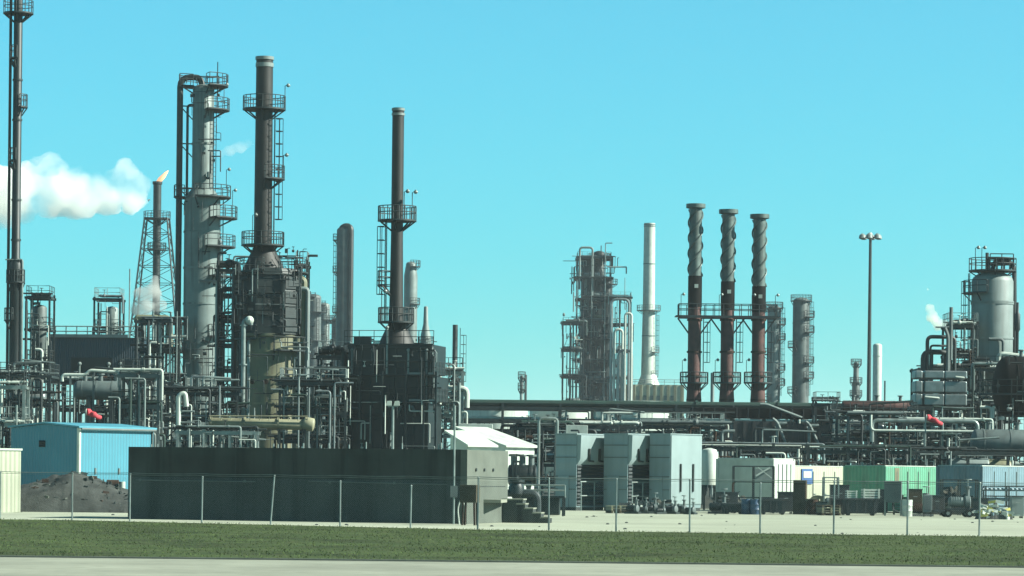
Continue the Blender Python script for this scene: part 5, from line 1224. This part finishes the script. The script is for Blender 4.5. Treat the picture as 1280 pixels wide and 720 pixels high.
rack('railed_skid', 'small railed skid with a pale drum at the right end of the flue duct', 'skid', 1020, 1050, 506, 155, 3, 4, 106, 2, 2, 3, 1.0, 1)

# ================================================================== STEAM
def plume(name, label, blobs, D, dens, col, sc, lo, hi, vox, seed=1, disp=1.0, cat='steam'):
    g = random.Random(seed); x0, z0 = X(blobs[0][0], blobs[0][1], D), Z(blobs[0][0], blobs[0][1], D); s = D / F
    d = MB()
    for px, py, r in blobs:
        x, z = X(px, py, D) - x0, Z(px, py, D) - z0
        d.sph((x, g.uniform(-.5, .5) * r * s, z), r * s, 14)
        for k in range(7):
            v = Vector((g.gauss(0, 1), g.gauss(0, 1), g.gauss(0, 1))).normalized() * r * s * .75
            d.sph((x + v.x, v.y, z + v.z * .8), r * s * g.uniform(.3, .55), 10)
    o = d.build(name, volmat(name, dens, col, sc, lo, hi), None); o.location = (x0, D, z0)
    m = o.modifiers.new('remesh', 'REMESH'); m.mode = 'VOXEL'; m.voxel_size = vox
    tx = bpy.data.textures.new(name, 'CLOUDS'); tx.noise_scale = vox * 5; tx.noise_depth = 3
    q = o.modifiers.new('displace', 'DISPLACE'); q.texture = tx; q.strength = vox * 3.2 * disp; q.mid_level = .5
    return tag(o, label, cat)
plume('steam_plume', 'large white steam plume drifting left from behind the flare stack',
    [(182, 248, 12), (165, 238, 20), (148, 226, 22), (150, 212, 10), (128, 240, 24), (105, 244, 26), (82, 232, 30), (62, 222, 28), (60, 250, 26), (35, 238, 34), (8, 240, 36), (-20, 246, 38), (-55, 244, 42), (90, 258, 18), (20, 262, 20)], 430, .3, (.99, .995, .965), .055, .38, .6, 1.3, 4, 2.2)
plume('steam_wisp', 'faint steam wisp drifting between the grey column and brown stack', [(312, 180, 6), (300, 183, 8), (286, 188, 7), (274, 192, 5)], 420, .22, (.95, .97, .95), .12, .42, .7, .6, 5)
plume('steam_puff', 'grey steam swirling at the foot of the flare derrick', [(180, 384, 15), (190, 366, 13), (178, 368, 11), (195, 350, 8), (199, 382, 9)], 252, .9, (.72, .73, .7), .2, .38, .6, .55, 6)
plume('steam_wisp', 'pale yellowish steam puff left of the fat reactor vessel', [(1166, 398, 9), (1172, 408, 7), (1163, 384, 6), (1180, 404, 5), (1160, 362, 4)], 170, 1.8, (.97, .97, .86), .35, .38, .62, .3, 7)

# ================================================================== HAZE
hz = MB(); hz.box((0, 2600, 57), (5200, 6000, 122))
o = hz.build('haze', volmat('haze_air', HAZE_D if 'HAZE_D' in globals() else .0001, (.86, .96, 1.0), 0, 0, 0, .3)); tag(o, None, None, None, 'stuff')

for o in list(COL.objects):
    if o.parent is None and (o.type == 'EMPTY' or o.location.y > 1): o.location.y *= DK
# ================================================================== LIGHT, SKY, CAMERA
SUN_AZ, SUN_EL = R(-8), R(34)       # azimuth measured from +X towards +Y (sun at the right)
dirv = Vector((math.cos(SUN_EL) * math.cos(SUN_AZ), math.cos(SUN_EL) * math.sin(SUN_AZ), math.sin(SUN_EL)))
sl = bpy.data.lights.new('sun', 'SUN'); sl.energy = 5.0; sl.angle = R(.53); sl.color = (.97, .985, .88)
so = bpy.data.objects.new('sun', sl); COL.objects.link(so); so.rotation_euler = dirv.to_track_quat('Z', 'Y').to_euler(); so.location = (60, -20, 80)
w = bpy.data.worlds.new('World'); SC.world = w; w.use_nodes = True
nt = w.node_tree; bg = nt.nodes['Background']
sk = nt.nodes.new('ShaderNodeTexSky'); sk.sky_type = 'NISHITA'; sk.sun_disc = False; sk.sun_elevation = SUN_EL
sk.sun_rotation = PI / 2 - SUN_AZ; sk.air_density = 1.0; sk.dust_density = .2; sk.ozone_density = 1.0; sk.altitude = 0
mx = nt.nodes.new('ShaderNodeMix'); mx.data_type = 'RGBA'; mx.blend_type = 'MULTIPLY'; mx.inputs['Factor'].default_value = 1
mx.inputs['B'].default_value = (.50, 1.18, 1.02, 1)
nt.links.new(sk.outputs[0], mx.inputs['A']); gc = nt.nodes.new('ShaderNodeTexCoord'); gs = nt.nodes.new('ShaderNodeSeparateXYZ'); nt.links.new(gc.outputs['Generated'], gs.inputs[0])
gm = nt.nodes.new('ShaderNodeValToRGB'); nt.links.new(gs.outputs['Z'], gm.inputs[0]); er = gm.color_ramp
er.elements[0].position = 0; er.elements[0].color = (.28, .55, .86, 1); er.elements[1].position = .7; er.elements[1].color = (.28, .32, .33, 1)
for p, c in ((.036, (.31, .60, .87)), (.073, (.355, .66, .91)), (.142, (.46, .74, .95)), (.22, (.56, .74, .86))): e = er.elements.new(p); e.color = (*c, 1)
gx = nt.nodes.new('ShaderNodeVectorMath'); gx.operation = 'MULTIPLY'; nt.links.new(mx.outputs['Result'], gx.inputs[0]); nt.links.new(gm.outputs[0], gx.inputs[1])
nt.links.new(gx.outputs[0], bg.inputs['Color']); bg.inputs['Strength'].default_value = .0615
cam = bpy.data.cameras.new('camera'); co = bpy.data.objects.new('camera', cam); COL.objects.link(co); SC.camera = co
cam.sensor_width = 36; cam.lens = 36 * F * DK / 1280; cam.shift_y = 232 / 1280; cam.clip_end = 8000; cam.clip_start = .3
co.matrix_world = Matrix.Translation((0, 0, H)) @ Matrix.Rotation(R(90), 4, 'X') @ Matrix.Rotation(ROLL, 4, 'Z')
vs = SC.view_settings; vs.view_transform = 'Standard'; vs.look = 'None'; vs.exposure = 1.4; vs.gamma = 1; vs.use_curve_mapping = False
SC.cycles.use_denoising = True; SC.cycles.volume_bounces = 8; SC.cycles.max_bounces = 8; SC.cycles.transparent_max_bounces = 24
